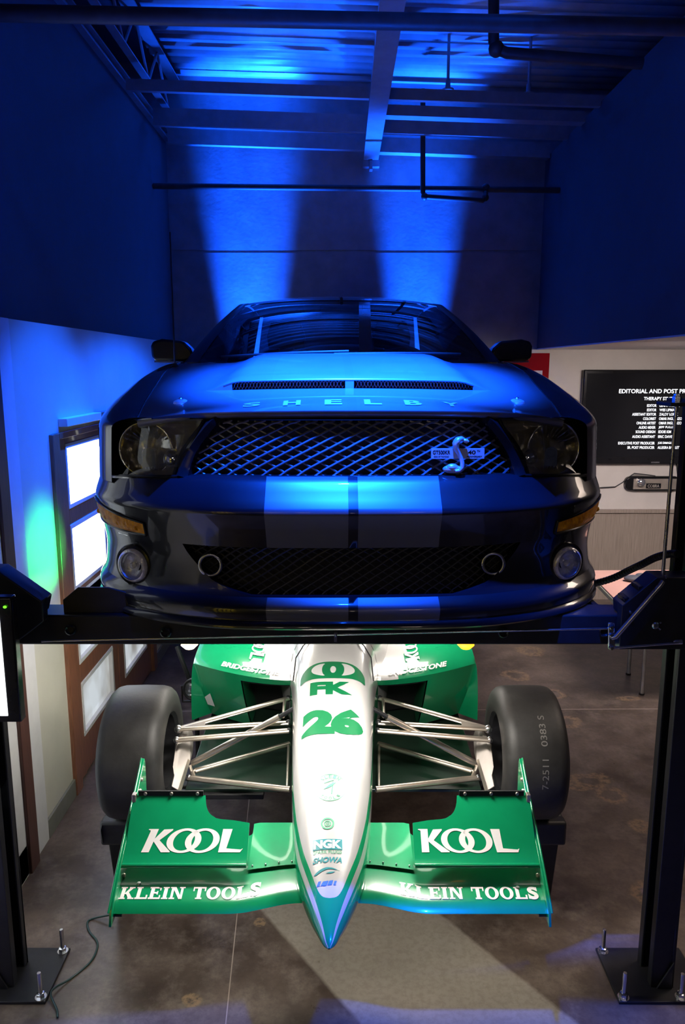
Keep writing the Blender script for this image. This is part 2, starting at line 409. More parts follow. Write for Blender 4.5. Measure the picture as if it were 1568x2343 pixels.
def thing(name, label, cat, loc, rotz=0.0, group=None, local=False):
    o = bpy.data.objects.new(name, None); COL.objects.link(o)
    o.location = loc; o.rotation_euler = (0, 0, rotz); o.empty_display_size = 0.1
    tag(o, label, cat, group)
    ORG[o.name] = Vector() if local else Vector(loc)
    return o
def single(mb, name, label, cat, origin, group=None, **kw):
    return tag(mb.build(name, origin=Vector(origin), **kw), label, cat, group)

# interpolation through a table of (t, value), smooth
def tab(t, T):
    if t <= T[0][0]: return T[0][1]
    if t >= T[-1][0]: return T[-1][1]
    for i in range(len(T)-1):
        if T[i][0] <= t <= T[i+1][0]: break
    def slope(j):
        if j == 0: return (T[1][1]-T[0][1])/(T[1][0]-T[0][0])
        if j == len(T)-1: return (T[-1][1]-T[-2][1])/(T[-1][0]-T[-2][0])
        a = (T[j][1]-T[j-1][1])/(T[j][0]-T[j-1][0]); b = (T[j+1][1]-T[j][1])/(T[j+1][0]-T[j][0])
        return 0 if a*b <= 0 else 2*a*b/(a+b)
    h = T[i+1][0]-T[i][0]; x = (t-T[i][0])/h
    m0, m1 = slope(i)*h, slope(i+1)*h
    return ((2*x**3-3*x*x+1)*T[i][1] + (x**3-2*x*x+x)*m0 + (-2*x**3+3*x*x)*T[i+1][1] + (x**3-x*x)*m1)

# ------------------------------------------------------------------ flat glyphs, fitted to a box and laid on a surface
def text2d(s, w, h, bold=0.0, shear=0.0, space=1.0):
    cu = bpy.data.curves.new('glyphs', 'FONT'); cu.body = s; cu.size = 1.0; cu.offset = bold; cu.shear = shear
    cu.space_character = space; cu.resolution_u = 4
    o = bpy.data.objects.new('glyphs', cu); COL.objects.link(o)
    dg = bpy.context.evaluated_depsgraph_get(); dg.update()
    me = bpy.data.meshes.new_from_object(o.evaluated_get(dg))
    vs = [(v.co.x, v.co.y) for v in me.vertices]; fs = [tuple(p.vertices) for p in me.polygons]
    bpy.data.objects.remove(o); bpy.data.curves.remove(cu); bpy.data.meshes.remove(me)
    return fit(vs, fs, w, h)
def fit(vs, fs, w, h):
    x0 = min(v[0] for v in vs); x1 = max(v[0] for v in vs); y0 = min(v[1] for v in vs); y1 = max(v[1] for v in vs)
    return [((x-(x0+x1)/2)*w/(x1-x0), (y-(y0+y1)/2)*h/(y1-y0)) for x, y in vs], fs
def glyph_join(parts):
    V, F = [], []
    for vs, fs in parts:
        n = len(V); V += list(vs); F += [tuple(n+i for i in f) for f in fs]
    return V, F
def poly(*pts): return list(pts), [tuple(range(len(pts)))]
def ring(cx, cy, rx, ry, tx, ty, n=40, a0=0.0, a1=2*PI):
    vs = []; fs = []
    for i in range(n+1):
        a = a0+(a1-a0)*i/n
        vs += [(cx+rx*math.cos(a), cy+ry*math.sin(a)), (cx+(rx-tx)*math.cos(a), cy+(ry-ty)*math.sin(a))]
    for i in range(n): fs.append((2*i, 2*i+2, 2*i+3, 2*i+1))
    return vs, fs
def disc(cx, cy, rx, ry, n=32):
    return [(cx+rx*math.cos(2*PI*i/n), cy+ry*math.sin(2*PI*i/n)) for i in range(n)], [tuple(range(n))]
def decal(mb, g, fn, m, step=0.02, rot=0.0, c=(0, 0)):
    vs, fs = g
    ca, sa = math.cos(rot), math.sin(rot)
    bm = bmesh.new()
    bv = [bm.verts.new((x*ca-y*sa+c[0], x*sa+y*ca+c[1], 0)) for x, y in vs]
    for f in fs:
        try: bm.faces.new([bv[i] for i in f])
        except ValueError: pass
    if step:
        for ax in (0, 1):
            lo = min(v.co[ax] for v in bm.verts); hi = max(v.co[ax] for v in bm.verts)
            k = int((hi-lo)/step)
            for i in range(1, k+1):
                no = Vector((1, 0, 0)) if ax == 0 else Vector((0, 1, 0))
                bmesh.ops.bisect_plane(bm, geom=bm.verts[:]+bm.edges[:]+bm.faces[:], plane_co=no*(lo+i*(hi-lo)/(k+1)), plane_no=no)
    bm.verts.index_update()
    mb.add([fn(v.co.x, v.co.y) for v in bm.verts], [tuple(v.index for v in f.verts) for f in bm.faces], m)
    bm.free()
def kool(w, h, slant=0.0):
    K = [poly((0, 0), (.30, 0), (.40, 1), (.02, 1), (.0, .97), (.10, .93)) , poly((.30, .5), (.62, .98), (.98, 1), (.98, .95), (.55, .50)),
         poly((.30, .52), (.50, .58), (1.12, .04), (1.12, 0), (.78, 0))]
    O = [ring(1.55, .5, .68, .53, .26, .10), ring(2.28, .5, .68, .53, .26, .10)]
    L = [poly((2.98, 1), (3.36, 1), (3.32, .17), (3.90, .12), (3.98, .17), (3.90, 0), (3.04, 0))]
    V, F = glyph_join(K+O+L)
    V = [(x + slant*y, y) for x, y in V]
    return fit(V, F, w, h)
def slab(txt, w, h):
    T = .27; s = .11
    def rc(x0, y0, x1, y1): return poly((x0, y0), (x1, y0), (x1, y1), (x0, y1))
    def serif(x, y): return rc(x-.1, y, x+T+.1, y+s)
    G = {}
    G['K'] = ([rc(.1, 0, .1+T, 1), serif(.1, 0), serif(.1, 1-s), poly((.33, .42), (.70, .96), (.98, .96), (.50, .38)), poly((.42, .50), (.60, .62), (1.04, .04), (.72, .04)), rc(.62, 1-s, 1.04, 1), rc(.66, 0, 1.12, s)], 1.18)
    G['L'] = ([rc(.1, 0, .1+T, 1), serif(.1, 1-s), rc(0, 0, .92, .14), rc(.80, 0, .92, .34)], 1.0)
    G['E'] = ([rc(.1, 0, .1+T, 1), rc(0, 0, .88, .13), rc(0, .87, .86, 1), rc(.3, .44, .66, .57), rc(.78, 0, .88, .32), rc(.76, .70, .86, 1), rc(.58, .36, .66, .65)], .98)
    G['I'] = ([rc(.1, 0, .1+T, 1), serif(.1, 0), serif(.1, 1-s)], .56)
    G['N'] = ([rc(.1, 0, .28, 1), rc(0, 0, .42, s), rc(0, 1-s, .34, 1), rc(.80, 0, .98, 1), rc(.68, 1-s, 1.1, 1), poly((.12, 1), (.40, 1), (.98, 0), (.74, 0))], 1.18)
    G['T'] = ([rc(.34, 0, .34+T, 1), serif(.34, 0), rc(0, .86, .95, 1), rc(0, .64, .10, 1), rc(.85, .64, .95, 1)], 1.02)
    G['O'] = ([ring(.52, .5, .52, .53, .27, .14)], 1.12)
    sv, sf = text2d('S', .78, 1.06, 0.05)
    G['S'] = ([([(x+.40, y+.5) for x, y in sv], sf), rc(.66, .66, .76, .98), rc(.03, .02, .13, .34)], .9)
    parts = []; x = 0
    for ch in txt:
        if ch == ' ': x += .55; continue
        gl, adv = G[ch]
        for vs, fs in gl: parts.append(([(a+x, b) for a, b in vs], fs))
        x += adv
    return fit(*glyph_join(parts), w, h)

# ================================================================== THE SETTING
BY = 7.80                                  # back wall
XL, XU, XR = -1.53, -1.68, 1.94            # lower left wall, upper left wall, right wall
def slabs(name, boxes, m, bevel=0.0):
    mb = MB()
    for lo, hi in boxes: mb.box(lo, hi, MT[m])
    return struct(mb.build(name, bevel=bevel))
slabs('floor', [((-2.6, -1.5, -0.1), (3.7, 8.0, 0.0))], 'floor')
slabs('wall_back', [((-2.5, BY, 0), (1.95, BY+.12, 3.50)), ((-2.5, BY+.006, 3.50), (1.95, BY+.12, 3.525)), ((-2.5, BY, 3.525), (1.95, BY+.12, 5.3)), ((1.95, BY, 2.68), (3.7, BY+.12, 5.3))], 'back_wall')
slabs('wall_left', [((XL-.1, 3.44, 0), (XL, 4.0, 2.62)), ((XL-.1, 4.0, 2.055), (XL, 5.82, 2.62)), ((XL-.1, 5.82, 0), (XL, BY, 2.62))], 'cream_wall')
slabs('wall_upper_left', [((XU-.12, -1.5, 2.58), (XU, BY, 4.50))], 'navy_wall')
slabs('wall_outer_left', [((-2.6, -1.5, 0.0), (-2.5, BY, 5.2))], 'navy_wall')
slabs('wall_upper_right', [((XR, -1.5, 2.585), (XR+.10, BY, 4.36))], 'navy_wall')
slabs('wall_right', [((3.6, -1.5, 0), (3.7, BY, 5.2))], 'navy_wall')
slabs('ceiling_alcove', [((XR+.0, 0.5, 2.575), (3.6, BY, 2.585)), ((XR+.10, 0.5, 2.585), (3.6, BY, 2.68))], 'white_paint')
slabs('wall_alcove', [((XR-.35, BY-.04, .96), (3.6, BY, 2.575))], 'alcove_wall')
slabs('wall_alcove_panelling', [((XR-.35, BY-.055, 0.0), (3.6, BY, .935))], 'wainscot')
slabs('trim_1', [((XR-.35, BY-.075, .925), (3.6, BY-.04, .965))], 'wainscot', 0.006)
slabs('trim_2', [((XL-.1, 3.40, 0.0), (XL+.012, 3.58, 2.62))], 'white_paint', 0.003)
slabs('trim_3', [((XL-.1, 3.30, 0.0), (XL+.035, 3.40, 2.62))], 'dark_wood', 0.004)
slabs('baseboard_left', [((XL, 3.58, 0.0), (XL+.014, 3.985, 0.105)), ((XL, 5.9, 0.0), (XL+.014, BY, 0.105))], 'baseboard', 0.003)
# batten over the doors; its lit near end is put in as white
mb = MB().box((XL, 4.13, 2.085), (XL+.05, 4.72, 2.13), MT['white_paint']).box((XL, 4.72, 2.085), (XL+.05, 5.82, 2.13), MT['wood_door'])
struct(mb.build('trim_4', bevel=0.003))

# near tall window, mostly outside the frame
w = struct(MB().box((XL-.08, 2.45, 0.0), (XL+.02, 3.30, 0.16), MT['white_paint']).box((XL-.08, 2.45, 1.02), (XL+.02, 3.30, 1.10), MT['white_paint']).box((XL-.08, 2.45, 2.50), (XL+.02, 3.30, 2.62), MT['white_paint']).box((XL-.08, 3.20, 0.0), (XL+.02, 3.30, 2.62), MT['white_paint']).build('window_1', bevel=0.004))
MB().box((XL-.05, 2.45, 0.16), (XL-.04, 3.20, 2.50), MT['pane_dim']).build('pane', w)

# glazed double doors
def door_leaf(name, y0, y1):
    st = 0.12
    d = MB()
    rails = [(0.02, 0.25), (0.585, 0.70), (1.045, 1.145), (1.53, 1.62), (1.985, 2.02)]
    for a, b in rails: d.box((XL-.05, y0+st, a), (XL+.0, y1-st, b), MT['wood_door'])
    d.box((XL-.05, y0, 0.02), (XL, y0+st, 2.02), MT['wood_door']); d.box((XL-.05, y1-st, 0.02), (XL, y1, 2.02), MT['wood_door'])
    o = struct(d.build(name, bevel=0.006))
    ys = (y0+st, y1-st)
    for i in range(4):
        a, b = rails[i][1], rails[i+1][0]
        f = MB()
        for lo, hi in (((ys[0], a), (ys[1], a+.022)), ((ys[0], b-.022), (ys[1], b)), ((ys[0], a+.022), (ys[0]+.022, b-.022)), ((ys[1]-.022, a+.022), (ys[1], b-.022))):
            f.box((XL-.045, lo[0], lo[1]), (XL+.004, hi[0], hi[1]), MT['white_paint'])
        fr = f.build('glazing_bead', o, bevel=0.003)
        MB().box((XL-.03, ys[0]+.015, a+.015), (XL-.022, ys[1]-.015, b-.015), MT[('pane_low', 'pane_dim', 'pane_bright', 'pane_bright')[i]]).build('pane', fr)
    h = MB().tube([(XL+.0, y1-.06, 1.0), (XL+.045, y1-.06, 1.0), (XL+.045, y1-.15, 1.0)], 0.010, MT['steel'])
    h.lathe([(0.026, 0), (0.026, .008), (0, .008)], (XL, y1-.06, 1.0), (1, 0, 0), MT['steel'], 16)
    h.build('door_handle', o)
door_leaf('door_1', 4.085, 4.945)
door_leaf('door_2', 4.955, 5.80)
slabs('trim_5', [((XL-.1, 3.985, 0.0), (XL+.022, 4.08, 2.055)), ((XL-.1, 4.08, 2.022), (XL+.022, 5.805, 2.055)), ((XL-.1, 5.805, 0.0), (XL+.022, 5.90, 2.055))], 'wood_door', 0.004)
slabs('wall_left_outside', [((-1.80, 0.8, 0.0), (-1.76, 6.2, 2.62))], 'white_paint')

# ------------------------------------------------------------------ roof
SL = -0.032                                   # the roof falls a little to the right
def rz(x, z): return z + SL * (x - 0.27)
# corrugated deck: trapezoidal flutes running across the room
def deck_strip(name, x0, x1, z0):
    mb = MB(); prof = []
    y = 0.6; p = 0.155
    while y < BY - 0.02:
        prof += [(y, 0.0), (y+.070, 0.0), (y+.082, .06), (y+.143, .06)]; y += p
    prof.append((y, 0.0))
    prof = [(min(a, BY), b) for a, b in prof]
    vs = []; fs = []
    for a, b in prof: vs += [(x0, a, rz(x0, z0+b)), (x1, a, rz(x1, z0+b))]
    for i in range(len(prof)-1): fs.append((2*i, 2*i+1, 2*i+3, 2*i+2))
    mb.add(vs, fs, MT['deck'])
    return struct(mb.build(name, solid=0.003, smooth=20))
deck_strip('ceiling_deck_left', -1.68, 0.27, 5.03)
deck_strip('ceiling_deck_right', 0.27, 3.6, 5.03)
slabs('ceiling', [((-2.6, -1.5, 5.2), (3.7, BY+.12, 5.3))], 'navy_wall')

def purlin(x0, x1, Y, z, fw, hw, label):      # channel on edge: web and two flanges
    mb = MB()
    def bar(ya, yb, za, zb):
        mb.add([(x0, ya, rz(x0, za)), (x1, ya, rz(x1, za)), (x1, yb, rz(x1, za)), (x0, yb, rz(x0, za)),
                (x0, ya, rz(x0, zb)), (x1, ya, rz(x1, zb)), (x1, yb, rz(x1, zb)), (x0, yb, rz(x0, zb))],
               [(0,3,2,1),(4,5,6,7),(0,1,5,4),(1,2,6,5),(2,3,7,6),(3,0,4,7)], MT['steel_paint'])
    bar(Y, Y+.006, z, z+hw); bar(Y+.006, Y+fw, z, z+.006); bar(Y+.006, Y+fw, z+hw-.006, z+hw)
    single(mb, 'roof_purlin', label, 'roof beam', ((x0+x1)/2, Y, rz((x0+x1)/2, z)), 'steel purlins under the roof')
purlin(-1.62, 0.20, 6.21, 4.38, 0.045, .08, 'first of three thin purlins left of the central girder, nearest the viewer')
purlin(-1.62, 0.20, 7.05, 4.38, 0.055, .14, 'middle of three thin purlins left of the central girder')
purlin(-1.62, 0.20, 7.60, 4.38, 0.060, .13, 'bright purlin left of the girder, closest to the back wall')
purlin(0.34, 2.6, 6.21, 4.38, 0.045, .08, 'thin dim purlin right of the girder, nearest the viewer')
purlin(0.34, 2.6, 6.58, 4.38, 0.110, .08, 'broad flanged purlin right of the girder, second from the viewer')
purlin(0.34, 2.6, 7.05, 4.38, 0.050, .13, 'thin purlin right of the girder, third from the viewer')
purlin(0.34, 1.93, 7.60, 4.37, 0.105, .13, 'broad bright purlin right of the girder, against the back wall')

# central girder
g = thing('roof_girder', 'long central roof girder running back towards the blue wall', 'roof beam', (0.27, 4.0, 4.25))
MB().box((0.20, 0.8, 4.33), (0.34, 7.75, 4.342), MT['steel_paint']).build('bottom_flange', g)
MB().box((0.263, 0.8, 4.342), (0.277, 7.75, 5.01), MT['steel_paint']).build('web', g)
mb = MB().box((0.19, 7.73, 4.27), (0.35, 7.80, 4.33), MT['steel_paint'])
mb.box((0.255, 7.70, 4.24), (0.285, 7.80, 4.32), MT['steel_paint']); mb.build('wall_bracket', g, bevel=0.003)

# open truss at the left, and the channel on top of the left wall
g = thing('roof_truss', 'open web steel truss along the left edge of the roof deck', 'roof beam', (-1.54, 4.0, 4.55))
MB().box((-1.59, 0.8, 4.97), (-1.49, 7.75, 4.982), MT['steel_paint']).box((-1.546, 0.8, 4.982), (-1.534, 7.75, 5.04), MT['steel_paint']).build('top_chord', g)
MB().box((-1.57, 0.8, 4.62), (-1.51, 7.75, 4.63), MT['steel_paint']).build('bottom_chord', g)
y = 1.0; k = 0
mb = MB()
while y < 7.0:
    mb.tube([(-1.54, y, 4.63), (-1.54, y+.35, 4.97), (-1.54, y+.7, 4.63)], 0.012, MT['steel_paint'], 6); y += .7
mb.build('web_bars', g)
single(MB().box((XU, 3.4, 4.50), (XU+.05, 7.75, 4.512), MT['steel_paint']).box((XU, 3.4, 4.512), (XU+.012, 7.75, 4.57), MT['steel_paint']).box((XU, 3.4, 4.57), (XU+.05, 7.75, 4.582), MT['steel_paint']),
       'wall_channel', 'steel channel along the top of the dark left wall', 'roof beam', (XU+.02, 5.4, 4.54))

# pipes
def pipe(pts, r, name, label, joints=(), cat='pipe'):
    mb = MB().tube(pts, r, MT['black_pipe'], 14)
    for j in joints: mb.ball(j, r*1.45, MT['black_pipe'], 14, 8)
    return single(mb, name, label, cat, pts[0])
pipe([(XU+.005, 7.19, 3.978), (XR-.005, 7.24, 3.955)], 0.026, 'water_pipe', 'long thin black pipe crossing in front of the back wall',
     [at(1112, 430, 7.23)])
P = [at(968, 204, 7.16), at(968, 440, 7.16), at(972, 450, 7.16), at(1106, 459, 7.16), at(1111, 452, 7.18), at(1112, 440, 7.21)]
pipe(P, 0.022, 'drop_pipe', 'black drop pipe with an elbow hanging right of the girder', [P[2], P[4]])
pipe([(XU+.004, 3.38, 3.80), (XR-.004, 3.45, 3.76)], 0.033, 'main_pipe', 'thick dark pipe across the top of the room')
P = [at(1130, -90, 4.9), at(1130, 96, 4.9), at(1136, 112, 4.9), at(1160, 121, 4.9), at(1470, 146, 4.9)]
pipe(P, 0.032, 'branch_pipe', 'dark elbowed pipe dropping from the roof at upper right', [P[2]])
def sprinkler(px, py, Y, label):
    p = at(px, py, Y)
    mb = MB().lathe([(0, 0), (.045, 0), (.05, .012), (.022, .02), (.018, .08), (0, .08)], p, (0, 0, 1), MT['steel_paint'], 20)
    mb.tube([p + Vector((0, 0, .07)), p + Vector((0, 0, .45))], .012, MT['steel_paint'], 8)
    single(mb, 'sprinkler_head', label, 'sprinkler', p, 'sprinkler heads under the deck')
sprinkler(1025, 208, 6.7, 'blue lit sprinkler head just right of the black drop pipe')
sprinkler(1210, 217, 6.7, 'dim sprinkler head far right under the roof deck')

# ================================================================== ALCOVE AT THE RIGHT
TY = BY - 0.05
tl = at(1337, 846, TY - .07); bl = at(1376, 1062, TY - .07)
x0, z1, z0 = tl.x, tl.z, bl.z
x1 = x0 + (z1 - z0) * 1.66
tv = thing('television', 'wall mounted flat television showing white credits', 'television', ((x0+x1)/2, TY-.07, z0))
MB().box((x0, TY-.07, z0), (x1, TY-.02, z1), MT['tv_black']).build('casing', tv, bevel=0.012)
MB().box((x0+.30, TY-.02, z0+.2), (x1-.3, BY-.04, z1-.2), MT['black_steel']).build('wall_mount', tv)
sc = MB().box((x0+.035, TY-.074, z0+.075), (x1-.035, TY-.069, z1-.035), MT['screen_off'])
def credit(s, xa, xb, yc, hpx, bold=0.02):
    a, b = at(xa, yc, TY-.0755), at(xb, yc, TY-.0755)
    h = hpx / FPX * 7.3
    g = text2d(s, (b.x-a.x), h, bold)
    decal(sc, g, lambda x, y: Vector(((a.x+b.x)/2 + x, TY-.0755, (a.z+b.z)/2 + y)), MT['screen_text'], 0)
credit('EDITORIAL AND POST PRODUCTION', 1417, 1642, 895, 10)
credit('THERAPY STUDIOS', 1474, 1556, 912, 8)
rows = [('EDITOR', 1481, 'LENNY MESINA', 1556, 928), ('EDITOR', 1481, 'WES LIPMAN', 1549, 938), ('ASSISTANT EDITOR', 1447, 'ZALDY LOPEZ', 1552, 948),
        ('COLORIST', 1472, 'OMAR INGUANZO', 1561, 958), ('ONLINE ARTIST', 1457, 'OMAR INGUANZO', 1560, 968), ('AUDIO MIXER', 1462, 'JEFF FULLER', 1547, 978),
        ('SOUND DESIGN', 1455, 'EDDIE KIM', 1536, 988), ('AUDIO ASSISTANT', 1447, 'ERIC DAVIS', 1540, 999), ('EXECUTIVE POST PRODUCER', 1415, 'JOE DIMAGGIO', 1545, 1014), ('SR. POST PRODUCER', 1436, 'ALLEGRA BARTLETT', 1558, 1024)]
for l, xa, r_, xb, y in rows:
    credit(l, xa, 1503 - (y-928)*.05, y, 6.5); credit(r_, 1510 - (y-928)*.05, xb, y, 6.5)
sc.build('screen', tv)
lg = MB(); a = at(1500, 1058, TY-.072)
decal(lg, poly((-.042, -.006), (.042, -.006), (.042, .006), (-.042, .006)), lambda x, y: Vector((a.x+x, TY-.0715, a.z+y)), MT['steel'], 0)
lg.build('badge', tv)

p0 = at(1155, 808, BY-.05); p1 = at(1255, 880, BY-.05)
po = thing('poster', 'white notice with a thick red border behind the car mirror', 'poster', ((p0.x+p1.x)/2, BY-.042, p1.z-.2))
MB().box((p0.x, BY-.050, p1.z-.28), (p1.x, BY-.041, p0.z), MT['red']).build('border', po)
MB().box((p0.x+.06, BY-.0515, p1.z-.22), (p1.x-.065, BY-.049, p0.z-.17), MT['paper']).build('sheet', po)

# valve cover hung on the wall
a = at(1428, 1122, BY-.06); b = at(1552, 1089, BY-.06)
vc = thing('valve_cover', 'ribbed engine valve cover hung on the wall under the television', 'engine part', ((a.x+b.x)/2, BY-.05, a.z))
mb = MB(); hh = b.z-a.z
out = [(0, .25), (.06, .06), (.2, 0), (.9, 0), (.97, .06), (1, .3), (1, .75), (.95, 1), (.1, 1), (.03, .92), (0, .75)]
mb.prism([(a.x+(b.x-a.x)*u, a.z+hh*v) for u, v in out], lambda x, z, t: Vector((x, t, z)), BY-.10, BY-.041, MT['black_trim'])
mb.build('body', vc, bevel=0.012)
mb = MB(); wv = b.x-a.x
mb.box((a.x+wv*.14, BY-.108, a.z+hh*.12), (a.x+wv*.98, BY-.099, a.z+hh*.84), MT['silver_rib'])
for k in range(12):
    z = a.z+hh*(.14+.058*k); mb.box((a.x+wv*.15, BY-.113, z), (a.x+wv*.97, BY-.107, z+hh*.026), MT['silver_rib'])
mb.build('ribbed_panel', vc)
c = at(1467, 1104, BY-.115)
MB().lathe([(.042, 0), (.042, .02), (.026, .035), (0, .038)], c, (0, -1, 0), MT['chrome'], 20).build('filler_cap', vc)
mb = MB(); c = at(1496, 1112, BY-.117)
mb.box((c.x-.075, BY-.117, c.z-.025), (c.x+.075, BY-.110, c.z+.025), MT['black_trim'])
decal(mb, text2d('COBRA', .12, .032, .03), lambda x, y: Vector((c.x+x, BY-.1175, c.z+y)), MT['silver_rib'], 0)
mb.build('name_plate', vc)
single(MB().tube([at(1370, 1116, BY-.06), at(1408, 1114, BY-.06), at(1425, 1104, BY-.06), at(1442, 1090, BY-.08), at(1452, 1083, BY-.08), at(1478, 1086, BY-.09), at(1500, 1089, BY-.10)], .0055, MT['black_plastic'], 8),
       'power_cord', 'thin black cord running to the valve cover on the wall', 'cord', at(1370, 1116, BY-.06))
MB().tube([at(1549, 1060, BY-.05), at(1551, 1085, BY-.05)], .006, MT['black_plastic'], 8).build('power_cord', tv)

# pink topped table
TH = 0.73
c1 = fl(1418, 1381, TH); c2 = fl(1352, 1312, TH)
tb = thing('side_table', 'pink topped table with thin steel legs by the right lift post', 'table', (2.55, 5.75, 0))
top = [(c1.x, c1.y), (3.25, c1.y-.03), (3.25, c2.y+.12), (c2.x, c2.y+.1)]
MB().prism(top, lambda x, y, t: Vector((x, y, t)), TH-.012, TH, MT['pink']).build('tabletop', tb, bevel=0.003)
ed = [(c1.x-.006, c1.y-.008), (3.256, c1.y-.038), (3.256, c2.y+.128), (c2.x-.008, c2.y+.108)]
MB().prism(ed, lambda x, y, t: Vector((x, y, t)), TH-.045, TH-.0121, MT['pale_edge']).build('edging', tb, bevel=0.003)
for x, y in ((2.235, 5.36), (2.275, 5.74), (3.15, 5.38), (3.15, 6.1)):
    MB().tube([(x, y, 0), (x, y, TH-.045)], .0145, MT['stainless_leg'], 12).lathe([(0, 0), (.02, 0), (.02, .012), (0, .012)], (x, y, 0), (0, 0, 1), MT['black_plastic'], 12).build('leg', tb)
p = fl(1449, 1330, TH)
mb = MB(); mb.ball(p + Vector((0, 0, .025)), (.075, .05, .025), MT['grey_pouch']); mb.ball(p + Vector((.06, .01, .035)), (.045, .035, .03), MT['grey_pouch'])
single(mb, 'glove', 'small dark grey bundle lying on the pink table', 'glove', p, smooth=80)

# ================================================================== FOUR POST LIFT
LC = -0.04                                     # centre line of the lift
lift = thing('four_post_lift', 'black four post car lift raised with a dark car on it', 'car lift', (LC, 4.9, 0))
BZ0, BZ1 = 1.444, 1.552
PLX = 1.248                                    # inner face of the posts
def post(sx, y, front):
    x = LC + sx * PLX; xo = x + sx * .088; hp = 2.28
    mb = MB()                                  # C-section column, open towards the car
    xs = sorted
    mb.box((min(xo, xo - sx*.012), y-.07, 0.012), (max(xo, xo - sx*.012), y+.07, hp), MT['black_steel'])
    mb.box((min(x, xo), y-.07, 0.012), (max(x, xo), y-.058, hp), MT['black_steel'])
    mb.box((min(x, xo), y+.058, 0.012), (max(x, xo), y+.07, hp), MT['black_steel'])
    for yy in (y-.058, y+.034): mb.box((min(x, x+sx*.010), yy, 0.012), (max(x, x+sx*.010), yy+.024, hp), MT['black_steel'])
    o = mb.build('post', lift, bevel=0.003)
    MB().box((x-.05 if sx > 0 else xo-.03, y-.09, hp), (xo+.03 if sx > 0 else x+.05, y+.09, hp+.014), MT['black_steel']).build('cap_plate', o, bevel=0.002)
    MB().box((x+sx*.035-.012, y-.012, 0.012), (x+sx*.035+.012, y+.012, hp), MT['black_steel']).build('lock_ladder', o)
    pl = MB().box((min(LC+sx*1.10, LC+sx*1.40), y-.14, 0), (max(LC+sx*1.10, LC+sx*1.45), y+.14, .012), MT['black_steel'])
    for s in (-1, 1):                          # gussets welded between post and plate
        pl.prism([(x+sx*.02, .012), (x+sx*.08, .012), (x+sx*.08, .13)], lambda a, b, t: Vector((a, t, b)), y+s*.075-.004, y+s*.075+.004, MT['black_steel'])
    p = pl.build('base_plate', lift, bevel=0.002)
    for bx, by in ((1.124, -.118), (1.124, .118), (1.345, -.118), (1.345, .118)):
        c = Vector((LC+sx*bx, y+by, .012))
        b = MB().lathe([(0, 0), (.022, 0), (.022, .004), (0, .004)], c, (0, 0, 1), MT['zinc'], 18)
        b.lathe([(.0165, .004), (.0165, .019), (.013, .021), (0, .021)], c, (0, 0, 1), MT['zinc'], 6)
        ln = (.085, .105, .075, .10)[(int(bx*100)+int(by*100)) % 4]
        b.lathe([(.0085, .019), (.0085, ln), (.007, ln+.004), (0, ln+.004)], c, (0, 0, 1), MT['zinc'], 14)
        b.build('anchor_bolt', p)
for y in (2.67, 7.05):
    for sx in (-1, 1): post(sx, y, y < 4)
# cross beams
for yb, nm in ((2.55, 'front'), (7.06, 'rear')):
    mb = MB().box((LC-1.20, yb, BZ0), (LC+1.20, yb+.13, BZ1), MT['black_steel'])
    cb = mb.build('crossbeam', lift, bevel=0.006)
    if nm == 'front':
        for px, py in ((162, 1440), (380, 1446), (1152, 1446), (1383, 1444)):
            c = at(px, py, yb-.001)
            MB().lathe([(0, 0), (.013, 0), (.019, .003), (.0205, .006), (.016, .009), (.011, .004), (0, .004)], c, (0, -1, 0), MT['black_trim'], 20).build('pulley_bolt', cb)
        for px, py, r_ in ((420, 1412, .007), (610, 1438, .005), (928, 1439, .005), (1100, 1408, .006)):
            c = at(px, py, yb); MB().ball(c, r_, MT['steel'], 10, 6).build('screw', cb)
# runways with raised lips
for sx in (-1, 1):
    xi, xo = LC + sx*.47, LC + sx*.975
    lo, hi = min(xi, xo), max(xi, xo)
    mb = MB().box((lo, 2.69, 1.446), (hi, 7.18, 1.455), MT['black_steel'])
    mb.box((hi-.02, 2.68, 1.45), (hi, 7.18, 1.55), MT['black_steel']); mb.box((lo, 2.68, 1.45), (lo+.02, 7.18, 1.55), MT['black_steel'])
    for k in range(18): mb.box((lo+.04, 2.72+k*.245, 1.45), (hi-.04, 2.73+k*.245, 1.4545), MT['black_steel'])
    rw = mb.build('runway', lift, bevel=0.003)
    # chamfered stop plate at the front end
    st = [(-.98, 1.552), (-.98, 1.600), (-.925, 1.645), (-.82, 1.645), (-.62, 1.59), (-.50, 1.552)]
    MB().prism([(a if sx < 0 else 2*LC - a, b) for a, b in st], lambda a, b, t: Vector((a, t, b)), 2.575, 2.585, MT['black_steel']).build('wheel_stop', rw, bevel=0.002) if sx < 0 else None
